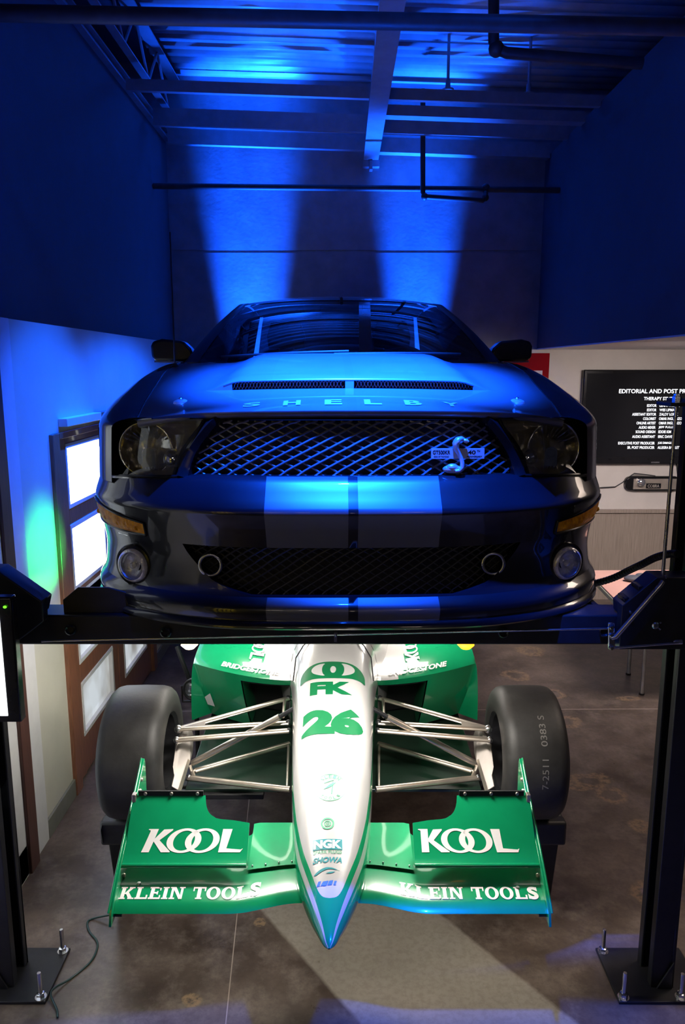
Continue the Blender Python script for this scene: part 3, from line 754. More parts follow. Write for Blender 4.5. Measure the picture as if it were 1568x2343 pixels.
# sheave housings at the two front corners
for sx in (-1, 1):
    pr = [(.995, BZ0), (.995, 1.60), (1.105, 1.70), (1.24, 1.70), (1.24, BZ0)]
    if sx < 0: pr = [(.985, BZ0+.10), (.985, 1.615), (1.13, 1.725), (1.24, 1.725), (1.24, BZ0-.0), (1.09, BZ0), (1.09, BZ0+.02)]
    mb = MB().prism([(LC+sx*a, b) for a, b in pr], lambda a, b, t: Vector((a, t, b)), 2.505, 2.549, MT['black_steel'])
    mb.prism([(LC+sx*a, b) for a, b in pr[1:4] + [(1.205, 1.56), (1.0, 1.56)]], lambda a, b, t: Vector((a, t, b)), 2.549, 2.60, MT['black_steel'])
    hs = mb.build('sheave_housing', lift, bevel=0.004)
    if sx > 0:
        for k in range(2):
            mb = MB()
            q = Vector((LC+1.012+k*.045, 2.50, 1.615+k*.041))
            mb.box((q.x-.008, 2.515, q.z-.006), (q.x+.014, 2.58, q.z+.010), MT['black_trim'])
            mb.build('cover_clip', hs, bevel=0.003)
        for px, py, r_ in ((1500, 1431, .013), (1510, 1423, .0045), (1509, 1438, .0045), (1442, 1400, .006), (1523, 1320, .005)):
            c = at(px, py, 2.502)
            MB().lathe([(r_, 0), (r_, .004), (r_*.7, .008), (0, .009)], c, (0, -1, 0), MT['zinc'], 14).build('housing_bolt', hs)
# locking rods and lever
def rod(p, q, Y, r, nm='lock_rod', m='zinc', Y2=None):
    MB().tube([at(*p, Y), at(*q, Y2 or Y)], r, MT[m], 10).build(nm, lift)
rod((95, 1467), (1398, 1438), 2.52, .0038)
rod((1408, 1482), (1553, 1471), 2.485, .0042)
c = at(768, 1457, 2.515)
MB().box((c.x-.005, 2.51, c.z-.017), (c.x+.005, 2.548, c.z+.017), MT['steel']).torus(at(768, 1452, 2.515), (1, 0, 0), .007, .0025, MT['steel'], 14, 6).build('rod_guide', lift)
a, b = at(1399, 1425, 2.49), at(1400, 1486, 2.49)
lv = MB().prism([(a.x-.011, a.z), (a.x+.011, a.z), (b.x+.011, b.z), (b.x-.011, b.z)], lambda x, z, t: Vector((x, t, z)), 2.486, 2.496, MT['zinc']).build('lock_lever', lift, bevel=0.003)
for py in (1434, 1452, 1481):
    MB().lathe([(.010, 0), (.010, .006), (.006, .011), (0, .011)], at(1399, py, 2.486), (0, -1, 0), MT['zinc'], 6).build('pivot_bolt', lv)
MB().tube([at(1400, 1459, 2.482), at(1409, 1458, 2.478), at(1512, 1338, 2.478), at(1517, 1330, 2.482)], .0085, MT['steel'], 14).build('lever_handle', lift)
MB().lathe([(.006, 0), (.010, .004), (.010, .03), (0, .034)], at(1540, 1469, 2.50), (1, 0, .05), MT['zinc'], 12).build('rod_end', lift)
# lifting cable in front of the right post
MB().tube([(1.098, 2.535, 1.70), (1.098, 2.535, 2.29)], .0058, MT['steel'], 10).build('lifting_cable', lift)
mb = MB().box((1.065, 2.50, 2.275), (1.30, 2.62, 2.287), MT['black_steel'])
cp = mb.build('cable_anchor_plate', lift, bevel=0.002)
MB().lathe([(.015, 0), (.015, .02), (.011, .022), (.011, .028), (0, .03)], (1.098, 2.535, 2.287), (0, 0, 1), MT['zinc'], 6).build('cable_nut', cp)
# white LED strip stuck under the lift, lighting the race car
LEDP = [(-.52, 2.92, 1.38), (-.30, 2.86, 1.36), (-.16, 2.98, 1.30), (-.02, 2.88, 1.37), (.12, 3.0, 1.31), (.24, 2.88, 1.37), (.42, 2.92, 1.38)]
ls = thing('led_light_strip', 'white LED rope light looped under the lift above the race car', 'lamp', (-.04, 2.85, 1.35))
pts = []
for i in range(len(LEDP)-1):
    for k in range(6):
        t = k/6; a = Vector(LEDP[i]); b = Vector(LEDP[i+1]); s = t*t*(3-2*t)
        pts.append(Vector((a.x+(b.x-a.x)*t, a.y+(b.y-a.y)*s, a.z+(b.z-a.z)*s)))
pts.append(Vector(LEDP[-1]))
MB().tube(pts, .006, MT['led_strip'], 8).build('light_rope', ls)
for p in (LEDP[0], LEDP[-1]): MB().box((p[0]-.02, p[1]-.02, 1.375), (p[0]+.02, p[1]+.02, 1.4455), MT['black_plastic']).build('clip', ls)
for px, nm, mt, lb in ((434, 'clip_lamp', 'bulb_warm', 'small warm lit clip lamp hanging under the lift at left'), (1066, 'clip_lamp', 'bulb_amber', 'small amber lit clip lamp hanging under the lift at right')):
    c = at(px, 1481, 3.05)
    t = thing(nm, lb, 'lamp', c, group='clip lamps under the lift')
    MB().lathe([(0, 0), (.02, .004), (.036, .02), (.03, .03), (0, .034)], c + Vector((0, 0, -.008)), (0, 0, 1), MT[mt], 16).build('bulb', t)
    MB().tube([c + Vector((0, 0, .02)), Vector((c.x, c.y, 1.445))], .005, MT['black_plastic'], 8).build('stem', t)

# ================================================================== THE DARK COUPE ON THE LIFT
# local frame: x across, y backwards from the nose, z above the wheel contact
car = thing('sports_car', 'dark coupe with twin stripes raised on the lift, facing the viewer', 'car', (0.035, 2.39, 1.45), rotz=0.020, local=True)
PLAN = [(0, 0), (.2, .004), (.4, .022), (.6, .085), (.72, .150), (.82, .230), (.89, .320), (.94, .42), (.97, .55), (.985, .78), (.985, 1.3)]
_ul = [0.0]
for i in range(1, len(PLAN)):
    _ul.append(_ul[-1] + math.hypot(PLAN[i][0]-PLAN[i-1][0], PLAN[i][1]-PLAN[i-1][1]))
_UX = [(u, p[0]) for u, p in zip(_ul, PLAN)]; _US = [(u, p[1]) for u, p in zip(_ul, PLAN)]
_SX = [(p[1], p[0]) for p in PLAN]
YT = [(.11, .010), (.135, .000), (.17, -.004), (.19, .012), (.215, .040), (.30, .050), (.37, .036), (.44, .020), (.478, .006), (.492, .000), (.505, .006), (.53, .028), (.575, .062), (.60, .085), (.62, .092), (.70, .10), (.775, .105), (.80, .115)]
WT = [(.11, .985), (.17, 1.0), (.22, .985), (.30, .980), (.40, .988), (.49, 1.0), (.56, .992), (.62, .985), (.70, .975), (.80, .955)]
def F(u, z, off=0.0):
    s = 1 if u >= 0 else -1; a = abs(u)
    def p(a, z): return Vector((s*tab(a, _UX)*tab(z, WT), tab(a, _US)+tab(z, YT), z))
    q = p(a, z)
    if off:
        du = p(a+.004, z)-p(max(a-.004, 0), z); dz = p(a, z+.004)-p(a, z-.004)
        n = du.cross(dz) * s
        q = q + n.normalized()*off
    return q
def lin(a, b, t): return a+(b-a)*t
def frange(a, b, n): return [lin(a, b, i/n) for i in range(n+1)]
def sheet(mb, us, zs_of, off, matf):          # rows follow u; zs_of(u) gives the heights at that u
    rows = [[F(u, z, off) for z in zs_of(u)] for u in us]
    n = len(rows[0])
    for i in range(len(us)-1):
        m = matf((us[i]+us[i+1])/2)
        mb.add(rows[i]+rows[i+1], [(k, k+1, n+k+1, n+k) for k in range(n-1)], m)
STR = (.016, .285)
US = sorted(set([0, STR[0], STR[1], .06, .12, .18, .24] + frange(.33, 1.42, 24)))
US = [-u for u in US[:0:-1]] + US
def pm(u): return MT['stripe'] if STR[0] < abs(u) < STR[1] else MT['mustang']
def ztop(u):                                   # upper edge of the bumper: dips under the lamps
    return tab(abs(u), [(0, .600), (.50, .600), (.62, .588), (.85, .570), (1.10, .552), (1.42, .55)])
def zlow(u): return tab(abs(u), [(0, .372), (1.42, .372)])
mb = MB()
ZB = [.372, .40, .43, .455, .472, .482, .490, .498, .508, .522, .54, .56, .58]
def zs_bar(u):
    t = ztop(u); return [min(z, t-.004) if z < t-.012 else lin(z, t, 0) if z < t else t for z in ZB[:-1]] + [t]
def zs_bar(u):
    t = ztop(u); return [.372 + (t-.372)*(z-.372)/(.60-.372) for z in ZB] + [t]
def zs_bar(u):
    t = ztop(u); lowz = [z for z in ZB if z <= .508]; n = len(ZB)-len(lowz)
    return lowz + [lin(.508, t, (i+1)/n) for i in range(n)]
sheet(mb, US, zs_bar, 0, pm)
# lower corners, beside the lower intake
def ulo(z): return tab(z, [(.205, .34), (.222, .40), (.25, .475), (.30, .535), (.345, .572), (.372, .585)])
for sg in (-1, 1):
    for i in range(10):
        z0, z1 = lin(.205, .372, i/10), lin(.205, .372, (i+1)/10)
        n = 26
        a = [F(sg*lin(ulo(z0), 1.42, k/n), z0) for k in range(n+1)]; b = [F(sg*lin(ulo(z1), 1.42, k/n), z1) for k in range(n+1)]
        mb.add(a+b, [(k, k+1, n+k+2, n+k+1) for k in range(n)], MT['mustang'])
# chin
sheet(mb, US, lambda u: [.128, .14, .155, .17, .18, .19, .205], 0, pm)
sheet(mb, US, lambda u: [.128, .1281], 0, pm)
vs = [F(u, .128) for u in US]; bk = [F(u, .128, -.10) for u in US]
mb.add(vs+bk, [(i, i+1, len(US)+i+1, len(US)+i) for i in range(len(US)-1)], MT['black_plastic'])
# returns into the lower intake
def edge_return(pts, dep, m):
    n = len(pts); mb.add(pts+[p+Vector((0, dep, 0)) for p in pts], [(i, i+1, n+i+1, n+i) for i in range(n-1)], m)
lowline = [F(u, .205) for u in frange(-.34, .34, 20)]
edge_return(lowline, .09, MT['mustang'])
edge_return([F(u, .372) for u in frange(-.585, .585, 24)], .09, MT['black_trim'])
for sg in (-1, 1): edge_return([F(sg*ulo(z), z) for z in frange(.205, .372, 10)], .09, MT['mustang'])
edge_return([F(u, ztop(u)) for u in US], .07, MT['black_trim'])
bumper = mb.build('front_bumper', car, smooth=50)

# splitter lip
mb = MB()
UL = frange(-1.30, 1.30, 60)
def lipz(u): return .128 - .004*abs(u)
prof = [(.0, .006), (.014, .0), (.016, -.010), (.010, -.018), (-.06, -.020), (-.08, -.014)]
rows = []
for u in UL: rows.append([F(u, .135, o) + Vector((0, 0, lipz(u)+z-.135)) for o, z in prof])
n = len(prof)
for i in range(len(UL)-1): mb.add(rows[i]+rows[i+1], [(k, k+1, n+k+1, n+k) for k in range(n-1)], MT['stripe'] if False else MT['mustang'])
mb.build('splitter_lip', car, smooth=50)

# wire mesh: crossing bars clipped to a shape
def wire(mb, inside, x0, x1, z0, z1, pitch, slope, fn, r, m):
    for sg in (-1, 1):
        c = x0 - (z1-z0)/slope
        while c < x1 + (z1-z0)/slope:
            run = []
            for i in range(25):
                z = lin(z0, z1, i/24); x = c + sg*(z-z0)/slope
                if inside(x, z): run.append(fn(x, z, sg))
                else:
                    if len(run) > 1: mb.tube(run, r, m, 5, caps=False)
                    run = []
            if len(run) > 1: mb.tube(run, r, m, 5, caps=False)
            c += pitch
def gw(z): return tab(z, [(.600, .565), (.66, .545), (.74, .490), (.775, .458), (.785, .44)])
mb = MB()
wire(mb, lambda x, z: abs(x) < gw(z), -.6, .6, .585, .79, .060, .50, lambda x, z, sg: F(x, z, -.028 + sg*.003), .0040, MT['mesh_metal'])
gr = mb.build('upper_grille', car, smooth=60)
mb = MB()
vs = []
for z in frange(.575, .80, 6): vs.append([F(u*gw(min(max(z, .6), .785))*1.04, z, -.11) for u in frange(-1, 1, 20)])
for i in range(6): mb.add(vs[i]+vs[i+1], [(k, k+1, 22+k, 21+k) for k in range(20)], MT['black_plastic'])
mb.build('grille_backing', gr)
# lower mesh with two ring pipes
mb = MB()
wire(mb, lambda x, z: abs(x) < ulo(z)+.01, -.62, .62, .208, .37, .044, .56, lambda x, z, sg: F(x, z, -.035 + sg*.003), .0030, MT['dark_mesh'])
lg = mb.build('lower_grille', car, smooth=60)
mb = MB(); vs = []
for z in frange(.20, .375, 4): vs.append([F(u*.62, z, -.09) for u in frange(-1, 1, 20)])
for i in range(4): mb.add(vs[i]+vs[i+1], [(k, k+1, 22+k, 21+k) for k in range(20)], MT['black_plastic'])
mb.build('grille_backing', lg)
for sg in (-1, 1):
    c = F(sg*.492, .300, -.010)
    mb = MB().torus(c, (0, -1, 0), .036, .0055, MT['steel'], 32, 10)
    mb.lathe([(.036, 0), (.034, -.05), (0, -.05)], c, (0, -1, 0), MT['black_plastic'], 24)
    mb.build('ring_duct', lg)

# black surround between grille and lamps
mb = MB()
for sg in (-1, 1):
    n = 12
    zs = frange(.590, .790, n)
    for o0, o1, w0, w1 in ((.0, .012, 0, .028), (.012, .0, .028, .062)):
        a = [F(sg*(gw(z)+w0), z, o0-.004) for z in zs]; b = [F(sg*(gw(z)+w1), z, o1-.004) for z in zs]
        mb.add(a+b, [(k, k+1, n+k+2, n+k+1) for k in range(n)], MT['black_trim'])
    a = [F(sg*gw(z), z, -.004) for z in zs]; b = [F(sg*gw(z), z, -.08) for z in zs]
    mb.add(a+b, [(k, k+1, n+k+2, n+k+1) for k in range(n)], MT['black_trim'])
a = [F(u, .782, .0) for u in frange(-.5, .5, 24)]; b = [F(u, .80, -.02) for u in frange(-.5, .5, 24)]
mb.add(a+b, [(k, k+1, 26+k, 25+k) for k in range(24)], MT['black_trim'])
mb.build('grille_surround', car, smooth=50)

# headlamps
def hz0(t): return lin(.592, .560, t)
def hz1(t): return lin(.782, .748, max(t, 0)**1.4)
def hu(t, w): return lin(lin(.600, .515, w), lin(1.165, 1.145, w), t)
for sg in (-1, 1):
    def HP(t, w, off): return F(sg*hu(t, w), lin(hz0(t), hz1(t), w), off)
    hl = MB()
    n, k = 20, 8
    def dish(t, w):
        d = -.085*min(1, 6*min(t, .45*(1-t), w, 1-w))
        return HP(t, w, d)
    hl.grid(dish, n, k, MT['smoke_chrome'])
    h = hl.build('headlamp', car, smooth=30)
    c = HP(.42, .50, -.060); fwd = Vector((sg*.10, -1, .02)).normalized()
    b = MB().lathe([(.094, .030), (.088, .010), (.070, -.018), (.045, -.036), (.016, -.044), (0, -.045)], c, fwd, MT['smoke_chrome'], 32)
    b.torus(c + fwd*.030, fwd, .094, .004, MT['chrome'], 32, 8)
    for q in range(12):                        # fluted upper rim
        a_ = PI*(.15+.7*q/11)
        b.tube([c + Vector((math.cos(a_)*.088, .0, math.sin(a_)*.088))+fwd*.02, c + Vector((math.cos(a_)*.04, 0, math.sin(a_)*.04))-fwd*.02], .004, MT['chrome'], 6)
    b.build('main_reflector', h, smooth=50)
    q = c + Vector((sg*-.012, 0, -.028)) + fwd*.035
    pr = [(-.024, -.036), (.024, -.036), (.024, .014)] + [(.024*math.cos(a), .014+.022*math.sin(a)) for a in frange(0, PI, 8)[1:-1]] + [(-.024, .014)]
    b = MB().prism(pr, lambda x, z, t: q + Vector((x, t, z)), -.006, .03, MT['chrome'])
    b.lathe([(.014, 0), (.012, -.01), (0, -.012)], q + Vector((0, -.008, .012)), (0, -1, 0), MT['black_trim'], 18)
    for e in range(5): b.box((q.x-.024+e*.0105, q.y-.009, q.z-.044), (q.x-.018+e*.0105, q.y+.01, q.z-.034), MT['chrome'])
    b.build('bulb_shield', h, bevel=0.002)
    q = HP(.16, .30, -.055)
    b = MB().ball(q, (.035, .03, .04), MT['chrome'], 18, 12); b.ball(q + Vector((0, -.02, -.01)), .016, MT['lens'], 12, 8)
    b.build('side_bulb', h)
    q = HP(.86, .34, -.05)
    MB().ball(q, (.030, .03, .022), MT['amber'], 14, 8).build('side_marker', h)
    MB().grid(lambda a, bb: HP(lin(-.01, 1.01, a), lin(-.01, 1.01, bb), .003), 16, 6, MT['lens']).build('lens_cover', h, smooth=60)
    b = MB()
    for (t0, w0), (t1, w1) in (((0, 0), (1, 0)), ((1, 0), (1, 1)), ((1, 1), (0, 1)), ((0, 1), (0, 0))):
        b.tube([HP(lin(t0, t1, e/12), lin(w0, w1, e/12), .001) for e in range(13)], .0055, MT['black_trim'], 6)
    b.build('lamp_gasket', h)
    # amber indicator under it
    b = MB()
    def IP(t, w, o): return F(sg*lin(.735, 1.11, t), lin(lin(.388, .395, t), lin(.432, .480, t), w), o)
    b.grid(lambda a, bb: IP(a, bb, .002 + .010*math.sin(PI*min(1, max(0, bb)))*math.sin(PI*min(max(a, .03), .97))**.5), 18, 6, MT['amber'])
    ind = b.build('indicator_lamp', car, smooth=60)
    b = MB(); b.tube([IP(t, 0, .002) for t in frange(0, 1, 12)] + [IP(1, w, .002) for w in (.5, 1)] + [IP(t, 1, .002) for t in frange(1, 0, 12)] + [IP(0, w, .002) for w in (.5, 0)], .005, MT['black_trim'], 6)
    for q_ in range(4): b.ball(IP(.1+.26*q_, .45, .003), (.014, .006, .011), MT['amber'], 10, 6)
    b.build('lamp_rim', ind)
    # round fog lamp
    c = F(sg*.805, .268, .020); fw = (Vector((sg*.42, -1, 0))).normalized()
    b = MB().lathe([(.062, -.018), (.060, .000), (.056, .008), (.050, .010)], c, fw, MT['fog'], 32)
    b.lathe([(.050, .006), (.042, -.006), (.024, -.015), (0, -.017)], c, fw, MT['fog'], 28)
    b.ball(c + fw*-.004, .012, MT['fog'], 12, 8)
    fg = b.build('fog_lamp', car, smooth=50)
    MB().lathe([(.050, .010), (.040, .020), (.02, .027), (0, .029)], c, fw, MT['lens'], 28).build('lamp_glass', fg, smooth=60)
    b = MB().torus(c - fw*.010, fw, .066, .009, MT['black_trim'], 30, 8); b.build('lamp_bezel', fg)

# fenders, doors and sides
HX = [(.06, .60), (.12, .665), (.25, .735), (.5, .765), (.8, .79), (1.2, .815), (1.5, .80), (1.62, .78), (4.8, .70)]
HZ = [(.06, .790), (.12, .785), (.25, .772), (.5, .815), (.8, .868), (1.2, .938), (1.5, .975), (1.8, .985), (2.6, .985), (3.4, 1.00), (4.2, 1.0), (4.7, .97), (4.8, .93)]
XO = [(.30, .835), (.36, .88), (.45, .922), (.6, .952), (.8, .968), (1.1, .972), (1.6, .955), (2.4, .94), (3.3, .955), (4.0, .95), (4.5, .90), (4.8, .82)]
SH = [(.30, .735), (.45, .730), (.6, .735), (.8, .755), (1.2, .79), (1.6, .80), (3.4, .82), (4.8, .80)]
AX = (1.02, 3.74)
def arch(s, lo):
    for c in AX:
        d = abs(s-c)
        if d < .375: lo = max(lo, .33 + math.sqrt(.375**2 - d*d))
    return lo
mb = MB()
SS = frange(.30, 1.6, 34) + frange(1.65, 4.8, 52)
for sg in (-1, 1):
    rows = []
    for s in SS:
        hx, hz, xo, sh = tab(s, HX), tab(s, HZ), tab(s, XO), tab(s, SH)
        lo = .552 if s < .70 else arch(s, .19)
        lo = min(lo, sh-.03)
        r = []
        for k in range(13):
            a = PI/2*k/12
            r.append(Vector((sg*(hx+(xo-hx)*math.sin(a)**.80), s, sh+(hz-sh)*math.cos(a)**.80)))
        for k in range(1, 9):
            z = lin(sh, lo, k/8)
            r.append(Vector((sg*(xo + .010*math.sin(PI*min(1, (sh-z)/.5)) - .03*max(0, (.45-z)/.3)), s, z)))
        rows.append(r)
    n = len(rows[0])
    for i in range(len(rows)-1): mb.add(rows[i]+rows[i+1], [(k, k+1, n+k+1, n+k) for k in range(n-1)], MT['mustang'])
# corner over each headlamp, joining wing to nose
for sg in (-1, 1):
    n = 16
    a = [F(sg*hu(t, 1), hz1(t), .0) for t in frange(-.02, 1.02, n)]
    b = [Vector((sg*tab(s, HX), s, tab(s, HZ))) for s in [lin(.10, .30, t) for t in frange(0, 1, n)]]
    # outward from seam start to the wing's first row
    first = [Vector((sg*(tab(.30, HX)+(tab(.30, XO)-tab(.30, HX))*math.sin(PI/2*k/12)**.8), .30, tab(.30, SH)+(tab(.30, HZ)-tab(.30, SH))*math.cos(PI/2*k/12)**.8)) for k in range(13)]
    seam = [Vector((sg*tab(s, HX), s, tab(s, HZ))) for s in frange(.075, .30, 6)]
    far = seam + first[1:]
    m = len(far)-1
    near = [F(sg*hu(lin(-.03, 1.02, k/m), 1), hz1(min(max(lin(-.03, 1.02, k/m), 0), 1)), .0) for k in range(m+1)]
    mid = [(p+q)/2 + Vector((0, 0, .006)) for p, q in zip(near, far)]
    mb.add(near+mid+far, [(k, k+1, m+2+k, m+1+k) for k in range(m)] + [(m+1+k, m+2+k, 2*m+3+k, 2*m+2+k) for k in range(m)], MT['mustang'])
    # wing edge behind the lamp
    w1 = [F(sg*hu(1.0, w), lin(hz0(1), hz1(1), w), 0) for w in frange(0, 1, 6)]
    sE = .48
    w2 = [Vector((sg*(tab(sE, XO)+.004), sE, lin(.556, tab(sE, SH), w))) for w in frange(0, 1, 6)]
    mb.add(w1+w2, [(k, k+1, 8+k, 7+k) for k in range(6)], MT['mustang'])
# tail panel, boot lid, floor pan
mb.grid(lambda a, b: Vector((lin(-.70, .70, a), lin(4.05, 4.78, b), 1.01 - .05*b**3 - .02*(2*a-1)**2)), 12, 8, MT['mustang'])
mb.grid(lambda a, b: Vector((lin(-.82, .82, a)*(1-.05*b), 4.80+.02*math.sin(PI*a), lin(.35, .95, b))), 10, 4, MT['mustang'])
mb.box((-.86, .45, .17), (.86, 4.7, .20), MT['black_plastic'])
body = mb.build('body_shell', car, smooth=45)

# bonnet with raised power dome and forward scoops
def hood_base(x, s):
    hx = tab(s, HX)
    c = tab(s, [(.06, .797), (.10, .812), (.20, .838), (.48, .878), (.8, .925), (1.2, .972), (1.42, .985)])
    t = min(1, abs(x)/hx)
    return c + (tab(s, HZ)-c)*t**2.2
def sst(a, b, x):
    t = min(1, max(0, (x-a)/(b-a))); return t*t*(3-2*t)
def dome_w(s): return tab(s, [(.45, .54), (.7, .53), (1.0, .51), (1.4, .50)])
def dome_edge(x): return .455 + .10*(abs(x)/.5)**2.2       # front edge sweeps back towards its ends
def hood_z(x, s):
    d = 0
    e = dome_edge(x)
    if s > e:
        lat = 1 - sst(dome_w(s)-.13, dome_w(s)+.02, abs(x))
        rise = tab(s-e, [(0, .034), (.02, .042), (.2, .050), (.5, .046), (.95, .036)])
        d = rise*lat
    cen = .010*math.exp(-((abs(x))/.03)**2)*(1 if s < e else .3)
    return hood_base(x, s) + d - (.0 if s > e else 0)
def hood_front(x): return tab(abs(x), [(0, .100), (.3, .116), (.5, .165), (.62, .225), (.70, .29)]) if False else F(abs(x), .795).y - .012
XS = sorted(set([STR[0], STR[1], 0, .05, .1, .15, .2, .25] + frange(.31, .60, 9))); XS = [x for x in XS if x <= .5] 
XN = XS + frange(.53, 1.0, 8)                  # beyond .5 the columns are fractions of the seam width
def colx(q, s):
    hx = tab(s, HX)
    if q <= .5: return q
    return .5 + (hx-.5)*(q-.5)/.5
mb = MB()
def hood_rows(side_front):
    pass
cols = [-q for q in XN[:0:-1]] + XN
def crow(par, front):
    r = []
    for q in cols:
        sg = 1 if q >= 0 else -1; a = abs(q)
        if front:                               # from leading edge to just before the scoop line
            s0 = F(min(a, .60), .795).y - .010 if a <= .5 else max(F(.5+(a-.5)*.35, .795).y-.010, .12)
            x = sg*(a if a <= .5 else .5+(tab(.25, HX)-.5)*(a-.5)/.5)
            s1 = dome_edge(x) if abs(x) < .58 else dome_edge(.58)
            s = lin(s0, s1, par)
        else:
            x = sg*(a if a <= .5 else .5+(tab(.6, HX)-.5)*(a-.5)/.5)
            s0 = dome_edge(x) if abs(x) < .58 else dome_edge(.58)
            s1 = 1.24 + .20*(abs(x)/.8)**2
            s = lin(s0, s1, par)
        xx = sg*colx(a, s)
        z = hood_base(xx, s) if front else hood_z(xx, s+1e-6)
        r.append(Vector((xx, s, z)))
    return r
def add_rows(rows):
    n = len(cols)
    for i in range(len(rows)-1):
        for k in range(n-1):
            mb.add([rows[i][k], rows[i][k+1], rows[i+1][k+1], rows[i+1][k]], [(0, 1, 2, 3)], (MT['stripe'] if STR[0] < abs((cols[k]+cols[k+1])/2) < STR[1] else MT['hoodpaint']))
fr = [crow(p, True) for p in frange(0, 1, 14)]
lead = [v + Vector((0, .012, -.022)) for v in fr[0]]; lead2 = [v + Vector((0, .05, -.028)) for v in fr[0]]
lead1 = [v + Vector((0, .001, -.010)) for v in fr[0]]
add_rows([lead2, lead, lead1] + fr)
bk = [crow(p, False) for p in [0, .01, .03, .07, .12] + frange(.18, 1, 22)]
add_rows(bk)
# shut line step outside the scoops where the dome has no height
n = len(cols)
for k in range(n-1):
    if bk[0][k].z - fr[-1][k].z < .012 and bk[0][k+1].z - fr[-1][k+1].z < .012 or abs(cols[k]) > .47:
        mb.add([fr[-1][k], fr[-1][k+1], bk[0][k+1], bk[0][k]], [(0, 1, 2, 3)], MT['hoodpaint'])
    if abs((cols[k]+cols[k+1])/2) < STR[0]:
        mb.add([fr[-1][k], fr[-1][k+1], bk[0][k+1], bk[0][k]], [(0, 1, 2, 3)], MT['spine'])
# scoop floor going back under the dome, and rolled lip
for k in range(n-1):
    p, q = fr[-1][k], fr[-1][k+1]
    if abs(cols[k]) < .48 and abs(cols[k+1]) < .48:
        mb.add([p, q, q+Vector((0, .09, .0)), p+Vector((0, .09, .0))], [(0, 1, 2, 3)], MT['black_plastic'])
        mb.add([q+Vector((0, .09, .0)), p+Vector((0, .09, .0)), bk[0][k]+Vector((0, .09, .0)), bk[0][k+1]+Vector((0, .09, .0))], [(0, 1, 2, 3)], MT['black_plastic'])
lip = [bk[0][k] for k in range(n) if abs(cols[k]) <= .50]
mb.tube([v + Vector((0, .002, -.002)) for v in lip], .0045, MT['stripe'], 6)
# raised centre spine
for s0, s1, rows in ((.13, .455, 10), (.46, 1.2, 18)):
    pass
hood = mb.build('bonnet', car, smooth=40)
# mesh in the two scoops
for sg in (-1, 1):
    mb = MB()
    wire(mb, lambda x, z: .022 < abs(x) < .475 and x*sg > 0, -.5, .5, 0, 1, .0125, 75, lambda x, z, s2: Vector((x, dome_edge(x)+.012, hood_base(x, dome_edge(x)) + .002 + z*(hood_z(x, dome_edge(x)+.001)-hood_base(x, dome_edge(x))-.004))), .0011, MT['mesh_metal'])
    mb.build('scoop_mesh', hood, smooth=60)
# letters across the leading edge
for ch, x in zip('SHELBY', (-.335, -.200, -.062, .070, .205, .335)):
    s = F(abs(x), .795).y + .075
    def put(a, b, x=x, s=s):
        X_, S_ = x+a, s+b
        return Vector((X_, S_, hood_base(X_, S_)+.0025))
    mb = MB(); decal(mb, text2d(ch, .058, .066, .04), put, MT['badge'], .03)
    mb.build('bonnet_letter', hood)
for sg in (-1, 1):
    s = .435; x = sg*.615
    b = MB()
    c = Vector((x, s, hood_base(x, s)))
    b.lathe([(0, .008), (.016, .007), (.024, .003), (.026, -.004)], (0, 0, 0), (0, 0, 1), MT['badge'], 20)
    b.v = [c + Vector((v.x*1.1, v.y*1.25, v.z)) + Vector((0, v.y*.10, v.y*.16 - abs(v.x)*.05)) for v in b.v]
    b.ball(c + Vector((0, 0, .011)), (.008, .008, .005), MT['steel'], 10, 6)
    b.build('bonnet_pin', hood)
for sg in (-1, 1):
    b = MB()
    pts = [Vector((sg*tab(s, HX), s, tab(s, HZ)+.0015)) for s in frange(.10, 1.46, 30)]
    b.tube(pts, .0030, MT['black_trim'], 5)
    b.build('shut_line', hood)

# snake badge on the grille
sb = MB()
c = F(.355, .672, -.005)
def CB(x, z, d=0.0): return c + Vector((x, .012*x-d, z))
b = MB().prism([(-.088, -.017), (.088, -.017), (.088, .017), (-.088, .017)], lambda x, z, t: CB(x, z, t), 0, .008, MT['badge'])
for s_, xx, zz, w, h in (('GT500KR', -.054, .004, .058, .014), ('KING OF THE ROAD', -.054, -.010, .050, .006), ('40', .046, .004, .026, .014), ('TH', .068, .008, .010, .007), ('ANNIVERSARY', .055, -.010, .052, .006)):
    decal(b, text2d(s_, w, h, .03), lambda x, y, xx=xx, zz=zz: CB(xx+x, zz+y, .0085), MT['black_trim'], 0)
bd = b.build('name_bar', gr, bevel=0.002)
b = MB()
path = [(-.010, -.056), (.004, -.055), (.014, -.044), (.013, -.028), (.008, -.012), (.000, .004), (-.008, .020), (-.010, .034), (-.003, .046), (.008, .050), (.017, .047), (.024, .039)]
pts = []
for i in range(len(path)-1):
    for k in range(4):
        t = k/4; pts.append(CB(lin(path[i][0], path[i+1][0], t), lin(path[i][1], path[i+1][1], t), .020))
pts.append(CB(*path[-1], .026))
rr = [tab(i/(len(pts)-1), [(0, .010), (.15, .011), (.40, .010), (.55, .014), (.68, .017), (.80, .013), (.90, .009), (1, .006)]) for i in range(len(pts))]
b.tube(pts, rr, MT['badge'], 12, flat=.7)
b.ball(CB(-.014, -.051, .010), (.036, .016, .015), MT['badge'], 20, 10)
b.ball(CB(-.018, -.044, .014), (.020, .014, .012), MT['badge'], 16, 8)
b.tube([CB(.018, .044, .024), CB(.026, .044, .028), CB(.031, .040, .030)], [.007, .006, .003], MT['badge'], 8)
b.build('snake_emblem', gr, smooth=70)

